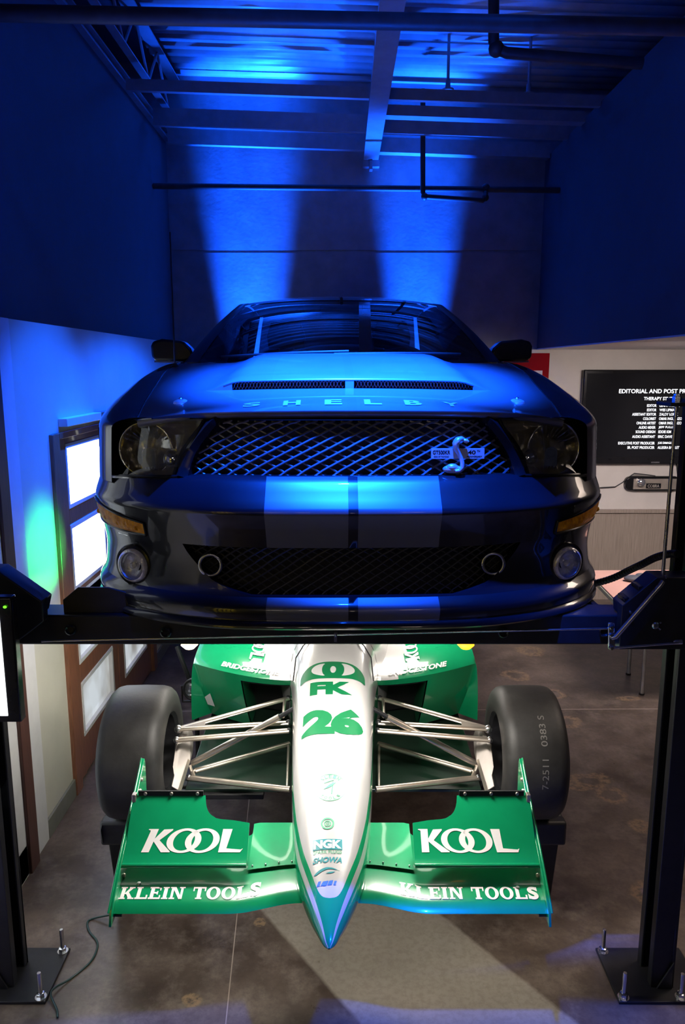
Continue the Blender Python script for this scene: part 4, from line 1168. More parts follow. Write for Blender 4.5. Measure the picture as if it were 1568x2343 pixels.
# glasshouse
def wsb(u): return Vector((u*.80, 1.24+.30*abs(u)**2.2, .985 - .015*abs(u)**2))       # foot of the windscreen
def wst(u): return Vector((u*.595, 2.13+.10*abs(u)**2.5, 1.335 - .030*abs(u)**2.6))   # head of the windscreen
def ws(u, v):
    p = wsb(u).lerp(wst(u), v); bl = math.sin(PI*v)*.035*(1-.5*u*u)
    return p + Vector((0, -bl*.45, bl))
GU, GV = .90, .94
gl = MB().grid(lambda a, b: ws(lin(-GU, GU, a), lin(.0, GV, b)), 24, 12, MT['windscreen']).build('windscreen', car, smooth=60)
mb = MB()
for sg in (-1, 1):                              # pillars
    mb.grid(lambda a, b: ws(sg*lin(GU, 1.0, a), b) + Vector((sg*.012*math.sin(PI*a), 0, .004)), 4, 14, MT['mustang'])
    mb.grid(lambda a, b: ws(sg, b) + Vector((sg*.02*a, .07*a, -.02*a)), 2, 14, MT['mustang'])
mb.grid(lambda a, b: ws(lin(-1, 1, a), lin(GV, 1.0, b)) + Vector((0, 0, .003)), 24, 2, MT['mustang'])
def roof(u, v):
    h = wst(u); rear = Vector((u*.55, 3.20-.06*abs(u)**2, 1.325-.03*abs(u)**2.4))
    p = h.lerp(rear, v); return p + Vector((0, 0, .055*math.sin(PI*v)*(1-.4*abs(u)**3)))
US2 = sorted([0, STR[0], STR[1]] + frange(.1, .25, 3) + frange(.35, 1, 8)); US2 = [-u for u in US2[:0:-1]] + US2
for i in range(len(US2)-1):
    m = MT['stripe'] if STR[0] < abs((US2[i]+US2[i+1])/2*.58) < STR[1]-.02 else MT['mustang']
    for k in range(14):
        mb.add([roof(US2[i], k/14), roof(US2[i+1], k/14), roof(US2[i+1], (k+1)/14), roof(US2[i], (k+1)/14)], [(0, 1, 2, 3)], m)
def rb(u): return Vector((u*.62, 4.06, 1.01))
for sg in (-1, 1):
    # rear quarter pillars with a small opening, and door top rail
    q = [wst(sg)+Vector((0, .0, 0)), roof(sg, .6), roof(sg, 1.0), rb(sg*1.12), Vector((sg*.80, 3.3, .985))]
    mb.add([roof(sg, .72), roof(sg, 1.0), rb(sg*1.12), Vector((sg*.80, 3.62, .99)), Vector((sg*.79, 3.10, .985)), Vector((sg*.67, 2.98, 1.22))], [(0, 1, 2, 3), (0, 3, 4, 5)], MT['mustang'])
mb.build('roof', car, smooth=45)
MB().grid(lambda a, b: roof(lin(-.96, .96, a), 1).lerp(rb(lin(-1.05, 1.05, a)), b) + Vector((0, 0, .02*math.sin(PI*b))), 14, 8, MT['windscreen']).build('rear_window', car, smooth=60)
for sg in (-1, 1):
    MB().grid(lambda a, b: Vector((sg*.785, lin(1.62, 3.05, a), .985)).lerp(roof(sg*1.0, a*.72) + Vector((sg*.004, 0, -.01)), b) if a*.0+1 else None, 12, 6, MT['windscreen']).build('side_window', car, smooth=60)
# cabin
cb = MB()
cb.grid(lambda a, b: Vector((lin(-.74, .74, a), lin(1.40, 1.95, b), .93+.045*math.sin(PI*min(1, b*1.3))-.03*b)), 12, 8, MT['interior'])
cb.box((-.72, 1.9, .60), (.72, 1.98, .90), MT['interior']); cb.box((-.80, 1.6, .25), (.80, 4.0, .30), MT['interior'])
cb.box((-.62, 3.35, .45), (.62, 3.52, 1.0), MT['interior']); cb.box((-.70, 3.50, .95), (.70, 4.05, .985), MT['interior'])
cabin = cb.build('cabin', car, bevel=0.01)
for sg in (-1, 1):
    s = MB()
    s.prism([(-.25, .45), (.25, .45), (.25, .88), (.21, 1.02), (.12, 1.07), (-.12, 1.07), (-.21, 1.02), (-.25, .88)], lambda x, z, t: Vector((sg*.36+x, 2.72+t+(z-.45)*.35, z)), 0, .13, MT['interior'])
    s.box((sg*.36-.24, 2.2, .38), (sg*.36+.24, 2.74, .52), MT['interior'])
    o = s.build('seat', car, bevel=0.03, seg=3)
    MB().prism([(-.12, 1.08), (.12, 1.08), (.13, 1.16), (.10, 1.25), (-.10, 1.25), (-.13, 1.16)], lambda x, z, t: Vector((sg*.36+x, 2.95+t, z)), 0, .10, MT['interior']).tube([(sg*.36-.05, 3.0, 1.0), (sg*.36-.05, 3.0, 1.1)], .006, MT['steel'], 6).tube([(sg*.36+.05, 3.0, 1.0), (sg*.36+.05, 3.0, 1.1)], .006, MT['steel'], 6).build('headrest', o, bevel=0.02, seg=3)
w = MB().torus((.36, 2.12, .90), (0, -1, .45), .18, .014, MT['interior'], 32, 8)
for a in (0, PI, 1.5*PI): w.tube([(.36, 2.12, .90), (.36+.17*math.cos(a), 2.12+.07*math.sin(a), .90+.155*math.sin(a))], .014, MT['interior'], 6)
w.build('steering_wheel', car)
m = MB().box((-.12, 2.02, 1.235), (.12, 2.045, 1.295), MT['interior']).tube([(0, 2.03, 1.29), (0, 2.06, 1.335)], .010, MT['interior'], 6)
m.build('rear_view_mirror', car, bevel=0.01)
# door mirrors
for sg in (-1, 1):
    b = MB()
    pr = [(.78, .995), (.84, .980), (.990, .985), (1.008, 1.005), (1.010, 1.06), (.998, 1.085), (.95, 1.098), (.84, 1.088), (.80, 1.05)]
    b.prism([(sg*x, z) for x, z in pr], lambda x, z, t: Vector((x, 1.74+t, z)), 0, .11, MT['black_trim'])
    o = b.build('door_mirror', car, bevel=0.018, seg=3)
    MB().prism([(sg*(x*.97+.028), 1.04+(z-1.04)*.8) for x, z in pr], lambda x, z, t: Vector((x, 1.853+t, z)), 0, .004, MT['chrome']).build('mirror_glass', o)
    b = MB().prism([(sg*.84, .979), (sg*.995, .985), (sg*.995, .977), (sg*.84, .972)], lambda x, z, t: Vector((x, 1.75+t, z)), 0, .08, MT['stripe']); b.build('mirror_underside', o)
# wipers
for x0, x1 in ((-.60, .02), (-.05, .58)):
    b = MB().tube([ws(lin(x0, x1, t)/.8, .035+.03*t) + Vector((0, -.012, .010)) for t in frange(0, 1, 10)], .007, MT['black_plastic'], 6)
    b.build('wiper', car)
MB().grid(lambda a, b: Vector((lin(-.78, .78, a), lin(1.18, 1.32, b)+.26*abs(2*a-1)**2.2, .958+.012*b-.0*a)), 20, 3, MT['black_plastic']).build('cowl_panel', car)
# aerial on the wing
b = MB().lathe([(.022, 0), (.018, .02), (.008, .035), (0, .036)], (-.80, 1.30, .935), (0, 0, 1), MT['black_plastic'], 14)
b.tube([(-.80, 1.30, .95), (-.80, 1.31, 1.56)], [.004, .0025], MT['black_trim'], 8)
b.build('aerial', car)
# wheels on the runways
def wheel_parts(nm, c, R_, w, parent, rim_r, rim_mat, dirx):
    t = MB().lathe([(rim_r, -w*.42), (rim_r+.02, -w*.5), (R_-.04, -w*.5), (R_-.012, -w*.44), (R_, -w*.34), (R_, w*.34), (R_-.012, w*.44), (R_-.04, w*.5), (rim_r+.02, w*.5), (rim_r, w*.42)], c, (1, 0, 0), MT['rubber'], 48)
    o = t.build(nm, parent, smooth=45)
    r = MB().lathe([(rim_r+.004, -w*.43), (rim_r-.02, -w*.36), (rim_r-.03, 0), (rim_r-.02, w*.36), (rim_r+.004, w*.43)], c, (1, 0, 0), MT[rim_mat], 40)
    r.lathe([(0, dirx*w*.30), (.06, dirx*w*.30), (.07, dirx*w*.2), (rim_r-.02, dirx*w*.25), (rim_r-.02, dirx*w*.18), (0, dirx*w*.1)], c, (1, 0, 0), MT[rim_mat], 40)
    for k in range(10):
        a = 2*PI*k/10; d = Vector((0, math.cos(a), math.sin(a)))
        r.tube([Vector(c)+d*.05+Vector((dirx*w*.33, 0, 0)), Vector(c)+d*(rim_r-.015)+Vector((dirx*w*.30, 0, 0))], .014, MT[rim_mat], 6)
    r.build('rim', o, smooth=45)
for s in AX:
    for sg in (-1, 1): wheel_parts('wheel', (sg*.79, s, .335), .335, .25, car, .235, 'smoke_chrome', sg)

# ================================================================== THE GREEN AND SILVER RACE CAR
RX = -0.04; WY = 3.10; WH = 0.47              # centre line, front axle, height of the wheel stands
rc = thing('race_car', 'open wheel race car in green and silver under the lift', 'race car', (RX, WY, WH))
NA = [(1.995, .004), (2.01, .018), (2.05, .036), (2.10, .058), (2.2, .094), (2.3, .118), (2.5, .141), (2.7, .155), (2.95, .168), (3.2, .185), (3.4, .21), (3.6, .26), (3.9, .30), (4.6, .32), (5.2, .26), (5.9, .17), (6.2, .12)]
NT = [(1.995, .702), (2.01, .716), (2.05, .737), (2.1, .760), (2.2, .801), (2.3, .841), (2.5, .922), (2.7, 1.003), (2.95, 1.095), (3.15, 1.155), (3.35, 1.19), (3.6, 1.20), (4.1, 1.14), (4.4, 1.28), (4.7, 1.30), (5.2, 1.10), (5.9, .92), (6.2, .86)]
NB = [(1.995, .698), (2.01, .690), (2.05, .678), (2.1, .668), (2.3, .655), (2.6, .655), (2.95, .655), (3.4, .625), (4.0, .60), (5.5, .60), (6.2, .66)]
def ne(Y): return tab(Y, [(1.99, 2.1), (2.2, 2.5), (2.5, 3.1), (2.9, 3.8), (3.3, 3.8), (3.8, 2.8)])
def N(phi, Y, off=0.0):
    def p(phi, Y):
        a, t, b = tab(Y, NA), tab(Y, NT), tab(Y, NB)
        zm = lin(b, t, .40); NE = ne(Y)
        s, c = math.sin(phi), math.cos(phi)
        x = a*math.copysign(abs(s)**(2/NE), s)
        z = zm + (t-zm if c >= 0 else zm-b)*math.copysign(abs(c)**(2/NE), c)
        return Vector((RX+x, Y, z))
    q = p(phi, Y)
    if off:
        n = (p(phi+.01, Y)-p(phi-.01, Y)).cross(p(phi, Y+.005)-p(phi, Y-.005))
        if n.length > 1e-12:
            n.normalize(); cc = Vector((RX, Y, lin(tab(Y, NB), tab(Y, NT), .4)))
            if n.dot(q-cc) < 0: n = -n
            q = q + n*off
    return q
def top_phi(x, Y):                              # section angle of a point x metres off the centre line
    r = max(-.995, min(.995, x/tab(Y, NA)))
    return math.copysign(math.asin(abs(r)**(ne(Y)/2)), r)
def NX(x, Y, off=.0012): return N(top_phi(x, Y), Y, off)
PS = [(2.125, .0), (2.128, .20), (2.14, .36), (2.16, .46), (2.2, .56), (2.3, .80), (2.45, 1.06), (2.7, 1.30), (2.95, 1.42), (3.4, 1.50), (6.2, 1.5)]     # silver panel half angle
PC = [(1.995, .60), (2.05, .66), (2.1, .74), (2.2, .92), (2.3, 1.12), (2.45, 1.36), (2.7, 1.62), (3.0, 1.78), (6.2, 1.78)]                                # silver stripe centre
PW = [(1.995, .10), (2.1, .13), (2.3, .11), (2.7, .09), (6.2, .09)]
YS = frange(1.995, 2.12, 10) + [2.125, 2.127, 2.130, 2.135, 2.142, 2.152, 2.165] + frange(2.18, 2.95, 34) + frange(3.0, 3.38, 8)
def bounds(Y):
    ps = tab(Y, PS) if Y > 2.125 else 0.0
    c, w = tab(Y, PC), tab(Y, PW)
    lo, hi = c-w, c+w
    lo = max(lo, ps+.004)
    half = [0, ps, lo, hi, PI]
    return half
SEG = [6, 4, 3, 10]; SM = ['silver', 'green', 'silver', 'green']
mb = MB()
for sg in (-1, 1):
    prev = None
    for Y in YS:
        h = bounds(Y); row = []
        for j in range(4):
            row += [N(sg*lin(h[j], h[j+1], k/SEG[j]), Y) for k in range(SEG[j]+1)]
        if prev:
            base = 0
            for j in range(4):
                for k in range(SEG[j]):
                    a = base+k
                    mb.add([prev[a], prev[a+1], row[a+1], row[a]], [(0, 1, 2, 3)], MT[SM[j]])
                base += SEG[j]+1
        prev = row
# letters and sponsor marks lying on the nose, placed along its top line
def ytop(py):                                   # distance along the nose whose top line shows at a picture row
    lo, hi = 2.0, 3.6
    for _ in range(40):
        m = (lo+hi)/2
        p = Vector((0, m, tab(m, NT))); d = p - Vector((0, 0, CAMH))
        v = (d.y*math.sin(PITCH)+d.z*math.cos(PITCH))/(d.y*math.cos(PITCH)-d.z*math.sin(PITCH))
        if CY-v*FPX > py: lo = m
        else: hi = m
    return (lo+hi)/2
def dpt(Y): return Y*math.cos(PITCH)+(CAMH-tab(Y, NT))*math.sin(PITCH)
def nose_mark(g_of, xa, xb, ya, yb, m, step=.012):
    Y0, Y1 = ytop(yb), ytop(ya); Yc = (Y0+Y1)/2
    w = (xb-xa)/FPX*dpt(Yc); h = Y1-Y0
    xc = ((xa+xb)/2-762)/FPX*dpt(Yc)
    vs, fs = g_of(w, h)
    decal(mb, (vs, fs), lambda x, y: NX(x+xc, Yc+y), MT[m], step)
nose_mark(lambda w, h: fit(*glyph_join([text2d('26', 1, 1, .075)]), w, h), 693, 832, 1622, 1680, 'green_mark')
nose_mark(lambda w, h: text2d('FK', w, h, .06), 710, 806, 1560, 1589, 'green_mark')
# interlocked rings as a solid green badge with silver crescents
nose_mark(lambda w, h: fit(*poly(*([(-1, -.9), (1, -.9)] + [(1.0*math.cos(a), -.35+1.3*math.sin(a)) for a in frange(0.0, PI, 24)])), w, h), 688, 834, 1514, 1552, 'green_mark')
def cres(w, h):
    L = [(-.12-.23*math.cos(a), .40*math.sin(a)) for a in frange(-.46*PI, .46*PI, 20)] + [(-.12-.06*math.cos(a), .38*math.sin(a)) for a in frange(.44*PI, -.44*PI, 20)]
    Rr = [(-x, y) for x, y in L]
    c = disc(0, 0, .048, .22)
    V, F_ = glyph_join([poly(*L), poly(*Rr[::-1]), c])
    return [(x*w, y*h) for x, y in V], F_
Y0, Y1 = ytop(1548), ytop(1518)
decal(mb, cres(140/FPX*dpt(3.1), (Y1-Y0)*1.15), lambda x, y: NX(x, (Y0+Y1)/2+y, .0022), MT['silver'], .012)
nose_mark(lambda w, h: ring(0, 0, w/2, h/2, w*.02, h*.02, 40), 722, 797, 1771, 1833, 'pale_green')
def arc_text(s, a0, a1, r, size, flip):
    def f(w, h):
        P = []
        for i, ch in enumerate(s):
            a = lin(a0, a1, i/(len(s)-1)); gv, gf = text2d(ch, size*.8, size, .02)
            th = a-PI/2 if not flip else a+PI/2
            P.append(([(r*math.cos(a)+x*math.cos(th)-y*math.sin(th), r*math.sin(a)+x*math.sin(th)+y*math.cos(th)) for x, y in gv], gf))
        V, F_ = glyph_join(P)
        return [(x*w/2, y*h/2) for x, y in V], F_
    return f
nose_mark(arc_text('KLEIN', 2.25, .90, .80, .24, False), 722, 797, 1771, 1833, 'pale_green')
nose_mark(arc_text('TOOLS', 4.05, 5.40, .80, .22, True), 722, 797, 1771, 1833, 'pale_green')
nose_mark(lambda w, h: glyph_join([poly((-.25*w, -.10*h), (.0, .12*h), (.20*w, .20*h), (.02*w, .02*h)), poly((.03*w, -.26*h), (.06*w, -.26*h), (.10*w, .22*h), (.07*w, .22*h)), poly((-.20*w, .14*h), (.12*w, .26*h), (.12*w, .29*h), (-.2*w, .17*h))]), 722, 797, 1771, 1833, 'pale_green')
nose_mark(lambda w, h: glyph_join([ring(0, 0, w/2, h/2, w*.13, h*.13), ring(0, 0, w*.27, h*.27, w*.08, h*.08), ring(0, 0, w*.12, h*.12, w*.06, h*.06)]), 739, 770, 1871, 1898, 'pale_green')
nose_mark(lambda w, h: poly((-w/2, -h/2), (w/2, -h/2), (w/2, h/2), (-w/2, h/2)), 722, 789, 1920, 1944, 'teal_mark')
Y0, Y1 = ytop(1943), ytop(1921); Yc = (Y0+Y1)/2
decal(mb, text2d('NGK', 64/FPX*dpt(Yc), (Y1-Y0)*.88, .05), lambda x, y: NX(x+(755.5-762)/FPX*dpt(Yc), Yc+y, .0022), MT['white_mark'], .012)
nose_mark(lambda w, h: text2d('SPARK PLUGS', w, h, .01), 723, 788, 1945, 1953, 'pale_green')
nose_mark(lambda w, h: text2d('SHOWA', w, h, .035, .25), 722, 789, 1961, 1974, 'teal_mark')
nose_mark(lambda w, h: glyph_join([poly(*([(-.5*w, -.5*h), (-.38*w, -.5*h)] + [(-.38*w+.88*w*t, -.5*h+.86*h*math.sin(PI/2*min(1, t*1.5))-.35*h*t*t) for t in frange(0.05, 1, 12)] + [(.5*w-.98*w*t, .5*h-.55*h*(2*t-1)**2 - .35*h*t**3) for t in frange(0.02, .98, 12)])), poly((-.05*w, -.40*h), (.15*w, -.42*h), (.35*w, -.12*h), (.10*w, -.20*h))]), 725, 784, 1984, 2000, 'teal_mark')
nose_mark(lambda w, h: glyph_join([poly((-.5*w, -.4*h), (-.36*w, -.4*h), (-.28*w, .4*h), (-.42*w, .4*h)), poly((-.30*w, -.4*h), (-.02*w, -.5*h), (.10*w, .4*h), (-.18*w, .3*h)), poly((.04*w, -.4*h), (.26*w, -.3*h), (.34*w, .5*h), (.14*w, .4*h)), poly((.34*w, -.3*h), (.46*w, -.3*h), (.52*w, .4*h), (.40*w, .4*h))]), 732, 777, 2014, 2027, 'blue_mark')
nose = mb.build('nose_cone', rc, smooth=50)

# tub, cockpit rim, engine cover
mb = MB()
def tubfn(a, b):
    Y = lin(3.38, 6.1, b); return N(lin(-PI, PI, a), Y)
mb.grid(tubfn, 48, 40, MT['silver'])
mb.build('engine_cover', rc, smooth=50)
mb = MB()
op = [(RX+.21*math.cos(a), 3.78+.36*math.sin(a)) for a in frange(0, 2*PI, 32)[:-1]]
mb.tube([Vector((x, y, tab(y, NT)+.005-.25*abs(x-RX)**2)) for x, y in op+op[:1]], .022, MT['silver'], 8)
mb.add([Vector((x, y, tab(y, NT)+.004)) for x, y in op], [tuple(range(len(op)))], MT['black_plastic'])
mb.tube([(RX-.14, 4.22, 1.15), (RX-.12, 4.25, 1.42), (RX, 4.26, 1.47), (RX+.12, 4.25, 1.42), (RX+.14, 4.22, 1.15)], .02, MT['black_steel'], 8) if False else None
mb.build('cockpit_rim', rc)
for sg in (-1, 1): MB().tube([NX(sg*.10, 3.32, .002), NX(sg*.13, 3.28, .01), NX(sg*.155, 3.23, .015), NX(sg*.17, 3.15, .006)], .003, MT['black_plastic'], 6).build('radio_wire', rc)

# side pods
for sg in (-1, 1):
    mb = MB()
    def lead(t): return Vector((lin(.20, .705, t), 3.36 + .26*t**1.5, lin(.965, .945, t)))     # upper leading edge
    def pod(a, b):                              # a across from hull to outside and down; b backwards
        l = lead(min(1, a/.72)) if a <= .72 else lead(1)
        Y = lin(l.y, 5.2, b**1.4)
        if a <= .72: x, z = l.x, l.z + .035*math.sin(PI/2*min(1, b*4))
        else:
            t = (a-.72)/.28*PI/2
            x = l.x + .02*math.sin(t); z = lin(l.z + .035*math.sin(PI/2*min(1, b*4)), .64, 1-math.cos(t) if t < 1.2 else lin(1-math.cos(1.2), 1, (t-1.2)/(PI/2-1.2)))
        return Vector((RX+sg*x, Y, z))
    def podmat(a, b): return MT['silver'] if a*.505/.72+.20 < .30-.0*b+.22*b else MT['green']
    na, nb = 34, 22
    for i in range(na):
        for k in range(nb):
            a0, a1, b0, b1 = i/na, (i+1)/na, k/nb, (k+1)/nb
            mb.add([pod(a0, b0), pod(a1, b0), pod(a1, b1), pod(a0, b1)], [(0, 1, 2, 3)], podmat((a0+a1)/2, (b0+b1)/2))
    # rolled front below the edge: solid outer cheek, open duct next to the hull
    def face(a, b):
        l = lead(a); bot = Vector((lin(.20, .64, a), 3.50 + .20*a**1.5, .64))
        bulge = math.sin(PI*min(1, b))*(.045)*(1 if a > .45 else a/.45)
        p = l.lerp(bot, b); p.y += -bulge + .10*b*(1-b)
        return Vector((RX+sg*p.x, p.y, p.z))
    for i in range(24):
        for k in range(10):
            a0, a1, b0, b1 = i/24, (i+1)/24, k/10, (k+1)/10
            if (a0+a1)/2 < .48 and .12 < (b0+b1)/2 < 1: continue
            mb.add([face(a0, b0), face(a1, b0), face(a1, b1), face(a0, b1)], [(0, 1, 2, 3)], MT['green'])
    mb.add([face(1, b/10) for b in range(11)] + [pod(.72+.28*b/10, 0) for b in range(11)], [(b, b+1, 12+b, 11+b) for b in range(10)], MT['green'])
    # lettering along the leading edge
    def onpod(x, y): # x outward along edge, y back from the edge
        t = max(0, min(1, (x-.20)/.505)); l = lead(t); L = 5.2-l.y
        b = (max(y, .002)/L)**(1/1.4)
        return Vector((RX+sg*x, l.y+y, l.z + .035*math.sin(PI/2*min(1, b*4))+.004))
    decal(mb, text2d('BRIDGESTONE', .30, .040, .04, .25), lambda x, y: onpod(.405+sg*x, .045+y), MT['white_mark'], .02)
    decal(mb, kool(.34, .075), lambda x, y: onpod(.385+y, .30+x) if True else None, MT['white_mark'], .02, rot=0 if sg > 0 else PI)
    decal(mb, poly((-.02, -.04), (.03, -.04), (.01, .05), (-.02, .05)), lambda x, y: onpod(.385+x*1.5+.0, .10+y), MT['white_mark'], 0)
    o = mb.build('side_pod', rc, smooth=50)
    d = MB().grid(lambda a, b: face(lin(.0, .50, a), lin(.08, 1.0, b)) + Vector((0, .22, 0)), 4, 4, MT['black_plastic'])
    for a in (.0, .485):
        d.grid(lambda p, b: face(a, lin(.08, 1, b)) + Vector((0, .22*p, 0)), 3, 6, MT['green'] if a else MT['black_plastic'])
    d.grid(lambda p, a: face(lin(0, .485, a), .12) + Vector((0, .22*p, 0)), 3, 6, MT['black_plastic'])
    d.build('radiator_duct', o)
    if sg < 0:
        MB().add([face(.90, .5)+Vector((0, -.004, 0)), face(.99, .62)+Vector((0, -.006, 0)), face(.99, .78)+Vector((0, -.006, 0)), face(.90, .78)+Vector((0, -.005, 0))], [(0, 1, 2, 3)], MT['white_mark']).build('cheek_sticker', o)
# flat floor tray
mb = MB().prism([(RX-.64, 3.02), (RX+.64, 3.02), (RX+.65, 3.5), (RX+.65, 5.4), (RX-.65, 5.4), (RX-.65, 3.5)], lambda x, y, t: Vector((x, y, t)), .598, .612, MT['green'] if False else MT['carbon'])
mb.box((RX-.62, 3.0, .575), (RX-.30, 3.06, .598), MT['black_plastic'])
mb.build('floor_tray', rc, bevel=0.003)

# wheels
def race_wheel(sg, Y, R_, w, xo, front):
    c = Vector((RX+sg*(xo-w/2), Y, WH+R_))
    prof = [(.165, -w*.46), (.19, -w*.5), (R_-.075, -w*.5), (R_-.045, -w*.487), (R_-.02, -w*.45), (R_-.006, -w*.39), (R_, -w*.30), (R_+.002, 0), (R_, w*.30), (R_-.006, w*.39), (R_-.02, w*.45), (R_-.045, w*.487), (R_-.075, w*.5), (.19, w*.5), (.165, w*.46)]
    t = MB().lathe(prof, c, (1, 0, 0), MT['rubber'], 72)
    if front and sg > 0:
        # mould marks printed around the tread
        def on(x, y):
            a = y/R_; return c + Vector((x, -(R_+.0022)*math.cos(a), (R_+.0022)*math.sin(a)))
        decal(t, text2d('7-2511   0383 S', .30, .026, 0.0), lambda x, y: on(.02 + (-y), .13 + x), MT['grey_mark'], .02)
    o = t.build('wheel', rc, smooth=40)
    r = MB().lathe([(.168, -w*.47), (.155, -w*.42), (.150, 0), (.155, w*.42), (.168, w*.47)], c, (1, 0, 0), MT['black_steel'], 40)
    r.lathe([(0, sg*w*.2), (.05, sg*w*.2), (.06, sg*w*.1), (.152, sg*w*.12), (.152, sg*w*.06), (0, 0)], c, (1, 0, 0), MT['steel'], 32)
    r.lathe([(.022, sg*w*.2), (.020, sg*w*.30), (0, sg*w*.30)], c, (1, 0, 0), MT['black_trim'], 6)
    r.build('rim', o)
    return c
for sg in (-1, 1):
    race_wheel(sg, WY, .280, .270, .972, True)
    race_wheel(sg, 5.75, .31, .38, .96, False)
# front suspension, traced tube by tube
def tube(mb, a, b, r, m='arm', flat=.55): mb.tube([a, b], r, MT[m], 12, flat=flat)
for sg in (-1, 1):
    def S(x, y, z): return Vector((RX+sg*x, y, z))
    def T(px, py, Y):
        p = at(px, py, Y); return Vector((RX+sg*(RX-p.x), p.y, p.z))
    uo = T(408, 1668, 3.08); ur = T(660, 1598, 3.38); uf = T(660, 1654, 3.12)
    m = MB(); tube(m, uo, ur, .0165); tube(m, uo, uf, .016)
    m.add([uo+Vector((0, 0, .008)), uo.lerp(ur, .24)+Vector((0, 0, .008)), uo.lerp(uf, .24)+Vector((0, 0, .008))], [(0, 1, 2)], MT['arm'])
    tube(m, T(652, 1600, 3.37), T(648, 1640, 3.16), .007, flat=1)
    m.ball(uo, .018, MT['steel'], 12, 8); m.ball(ur, .015, MT['black_steel'], 10, 6); m.ball(uf, .015, MT['black_steel'], 10, 6)
    m.build('upper_wishbone', rc)
    a, b = T(404, 1693, 3.03), T(661, 1672, 3.08)
    m = MB(); tube(m, a, b, .015, flat=.7); m.ball(b, .013, MT['black_steel'], 10, 6); m.ball(a, .015, MT['steel'], 10, 6); m.build('steering_arm', rc)
    a, b = T(440, 1746, 3.11), T(640, 1640, 3.08)
    m = MB(); tube(m, a, b, .017, flat=.8); tube(m, b, T(672, 1622, 3.08), .010, 'black_steel', 1); m.build('push_rod', rc)
    lo_ = T(432, 1780, 3.05); lf = T(664, 1806, 2.93); lr = T(663, 1702, 3.30); e = T(446, 1764, 3.08)
    m = MB(); tube(m, lo_, lf, .016, flat=.75); tube(m, e, lr, .015, flat=.75); m.tube([lo_.lerp(lf, .06), T(440, 1768, 3.07), e], .010, MT['arm'], 8); m.tube([T(440, 1768, 3.07), T(434, 1752, 3.09)], .008, MT['arm'], 8); tube(m, T(661, 1706, 3.28), T(657, 1802, 2.94), .006, flat=1)
    m.ball(lo_, .015, MT['steel'], 10, 6)
    m.build('lower_wishbone', rc)
    # brake duct and upright
    pr = [T(413, 1684, 3.10), T(420, 1678, 3.11), T(432, 1682, 3.12), T(438, 1700, 3.11), T(436, 1740, 3.07), T(414, 1814, 2.93), T(390, 1800, 2.93), T(397, 1776, 2.97), T(396, 1752, 3.03), T(400, 1706, 3.08)]
    n = len(pr); q = [p + Vector((0, .06, .01)) for p in pr]
    m = MB().add(pr+q, [tuple(range(n))[::-1], tuple(range(n, 2*n))] + [(i, (i+1) % n, n+(i+1) % n, n+i) for i in range(n)], MT['upright'])
    m.add([pr[4]+Vector((0, -.004, .002)), pr[5]+Vector((0, -.004, .002)), pr[5].lerp(pr[6], .25)+Vector((0, -.012, .006)), pr[4].lerp(pr[9], .12)+Vector((0, -.012, .006))], [(0, 1, 2, 3)], MT['arm'])
    m.build('brake_duct', rc, bevel=0.006)
    # rear suspension
    m = MB(); tube(m, S(.60, 5.75, .80), S(.15, 5.6, .90), .016); tube(m, S(.60, 5.75, .64), S(.15, 5.5, .68), .016); m.build('rear_wishbone', rc)

# front wing
WYF = 2.20
HW = .705                                       # half span inside the end plates
def lead_edge(x):                               # leading edge: rises and sweeps back into the nose
    a = abs(x)
    t = sst(.34, .10, a) if False else 1 - sst(.10, .33, a)
    return Vector((x, WYF + .035*t, .662 + .012*t))
def trail(x):
    a = abs(x)
    t = 1 - sst(.28, .30, a)
    return Vector((x, 2.515 + .03*t, .722 + .012*t))
def wing(x, v, off=0.0):                        # v 0 at the front, 1 at the back
    l, t = lead_edge(x), trail(x)
    y = lin(l.y, t.y, v); z = lin(l.z, t.z, v**1.6) + .018*math.sin(PI*v**.6)
    return Vector((RX+x, y, z+off))
mb = MB()
def wing_closed(a, b):
    x = lin(-HW, HW, a)
    if b < .5: return wing(x, 1-2*b)
    v = 2*(b-.5); p = wing(x, v); p.z -= .020*math.sin(PI*min(1, v+.04))**.5*(1-.3*v)
    return p
mb.grid(wing_closed, 72, 32, MT['green'])
def wl(x0): return lambda x, y: wing(x0+x, .0+(y)/.32, .0016)
for sg in (-1, 1):
    xa, xb = ((275, 596) if sg < 0 else (916, 1231))
    yA = 2.262
    d = 2.262*math.cos(PITCH)+1.72*math.sin(PITCH)
    xc = ((xa+xb)/2-CX)/FPX*d - RX; w_ = (xb-xa)/FPX*d
    decal(mb, slab('KLEIN TOOLS', w_, .050), lambda x, y: wing(xc+x, (yA+y-WYF)/.315, .0018), MT['white_mark'], .02)
    for px, py in ((318, 2019) if sg < 0 else (1185, 2027),):
        c = fl(px, py, .695); mb.lathe([(0, .005), (.006, .004), (.008, 0)], wing(c.x-RX, (c.y-WYF)/.315, 0), (0, 0, 1), MT['steel'], 12)
wg = mb.build('front_wing', rc, smooth=40)
# inner raised panels beside the nose
for sg in (-1, 1):
    mb = MB()
    mb.grid(lambda a, b: (lambda x, v: wing(x, .42+.58*v) + Vector((0, .012*v, .012+.006*v)))(sg*lin(.115, .285, a), b), 8, 8, MT['green'])
    mb.grid(lambda a, b: (lambda x, v: wing(x, .42+.58*v) + Vector((0, .012*v, .004+.004*v)))(sg*lin(.115, .285, a), b), 8, 8, MT['green'])
    for k in range(4):
        p = wing(sg*lin(.135, .27, k/3), .45) + Vector((0, 0, .016)); mb.ball(p, .0035, MT['steel'], 8, 5)
    mb.build('inner_flap', rc, smooth=40)
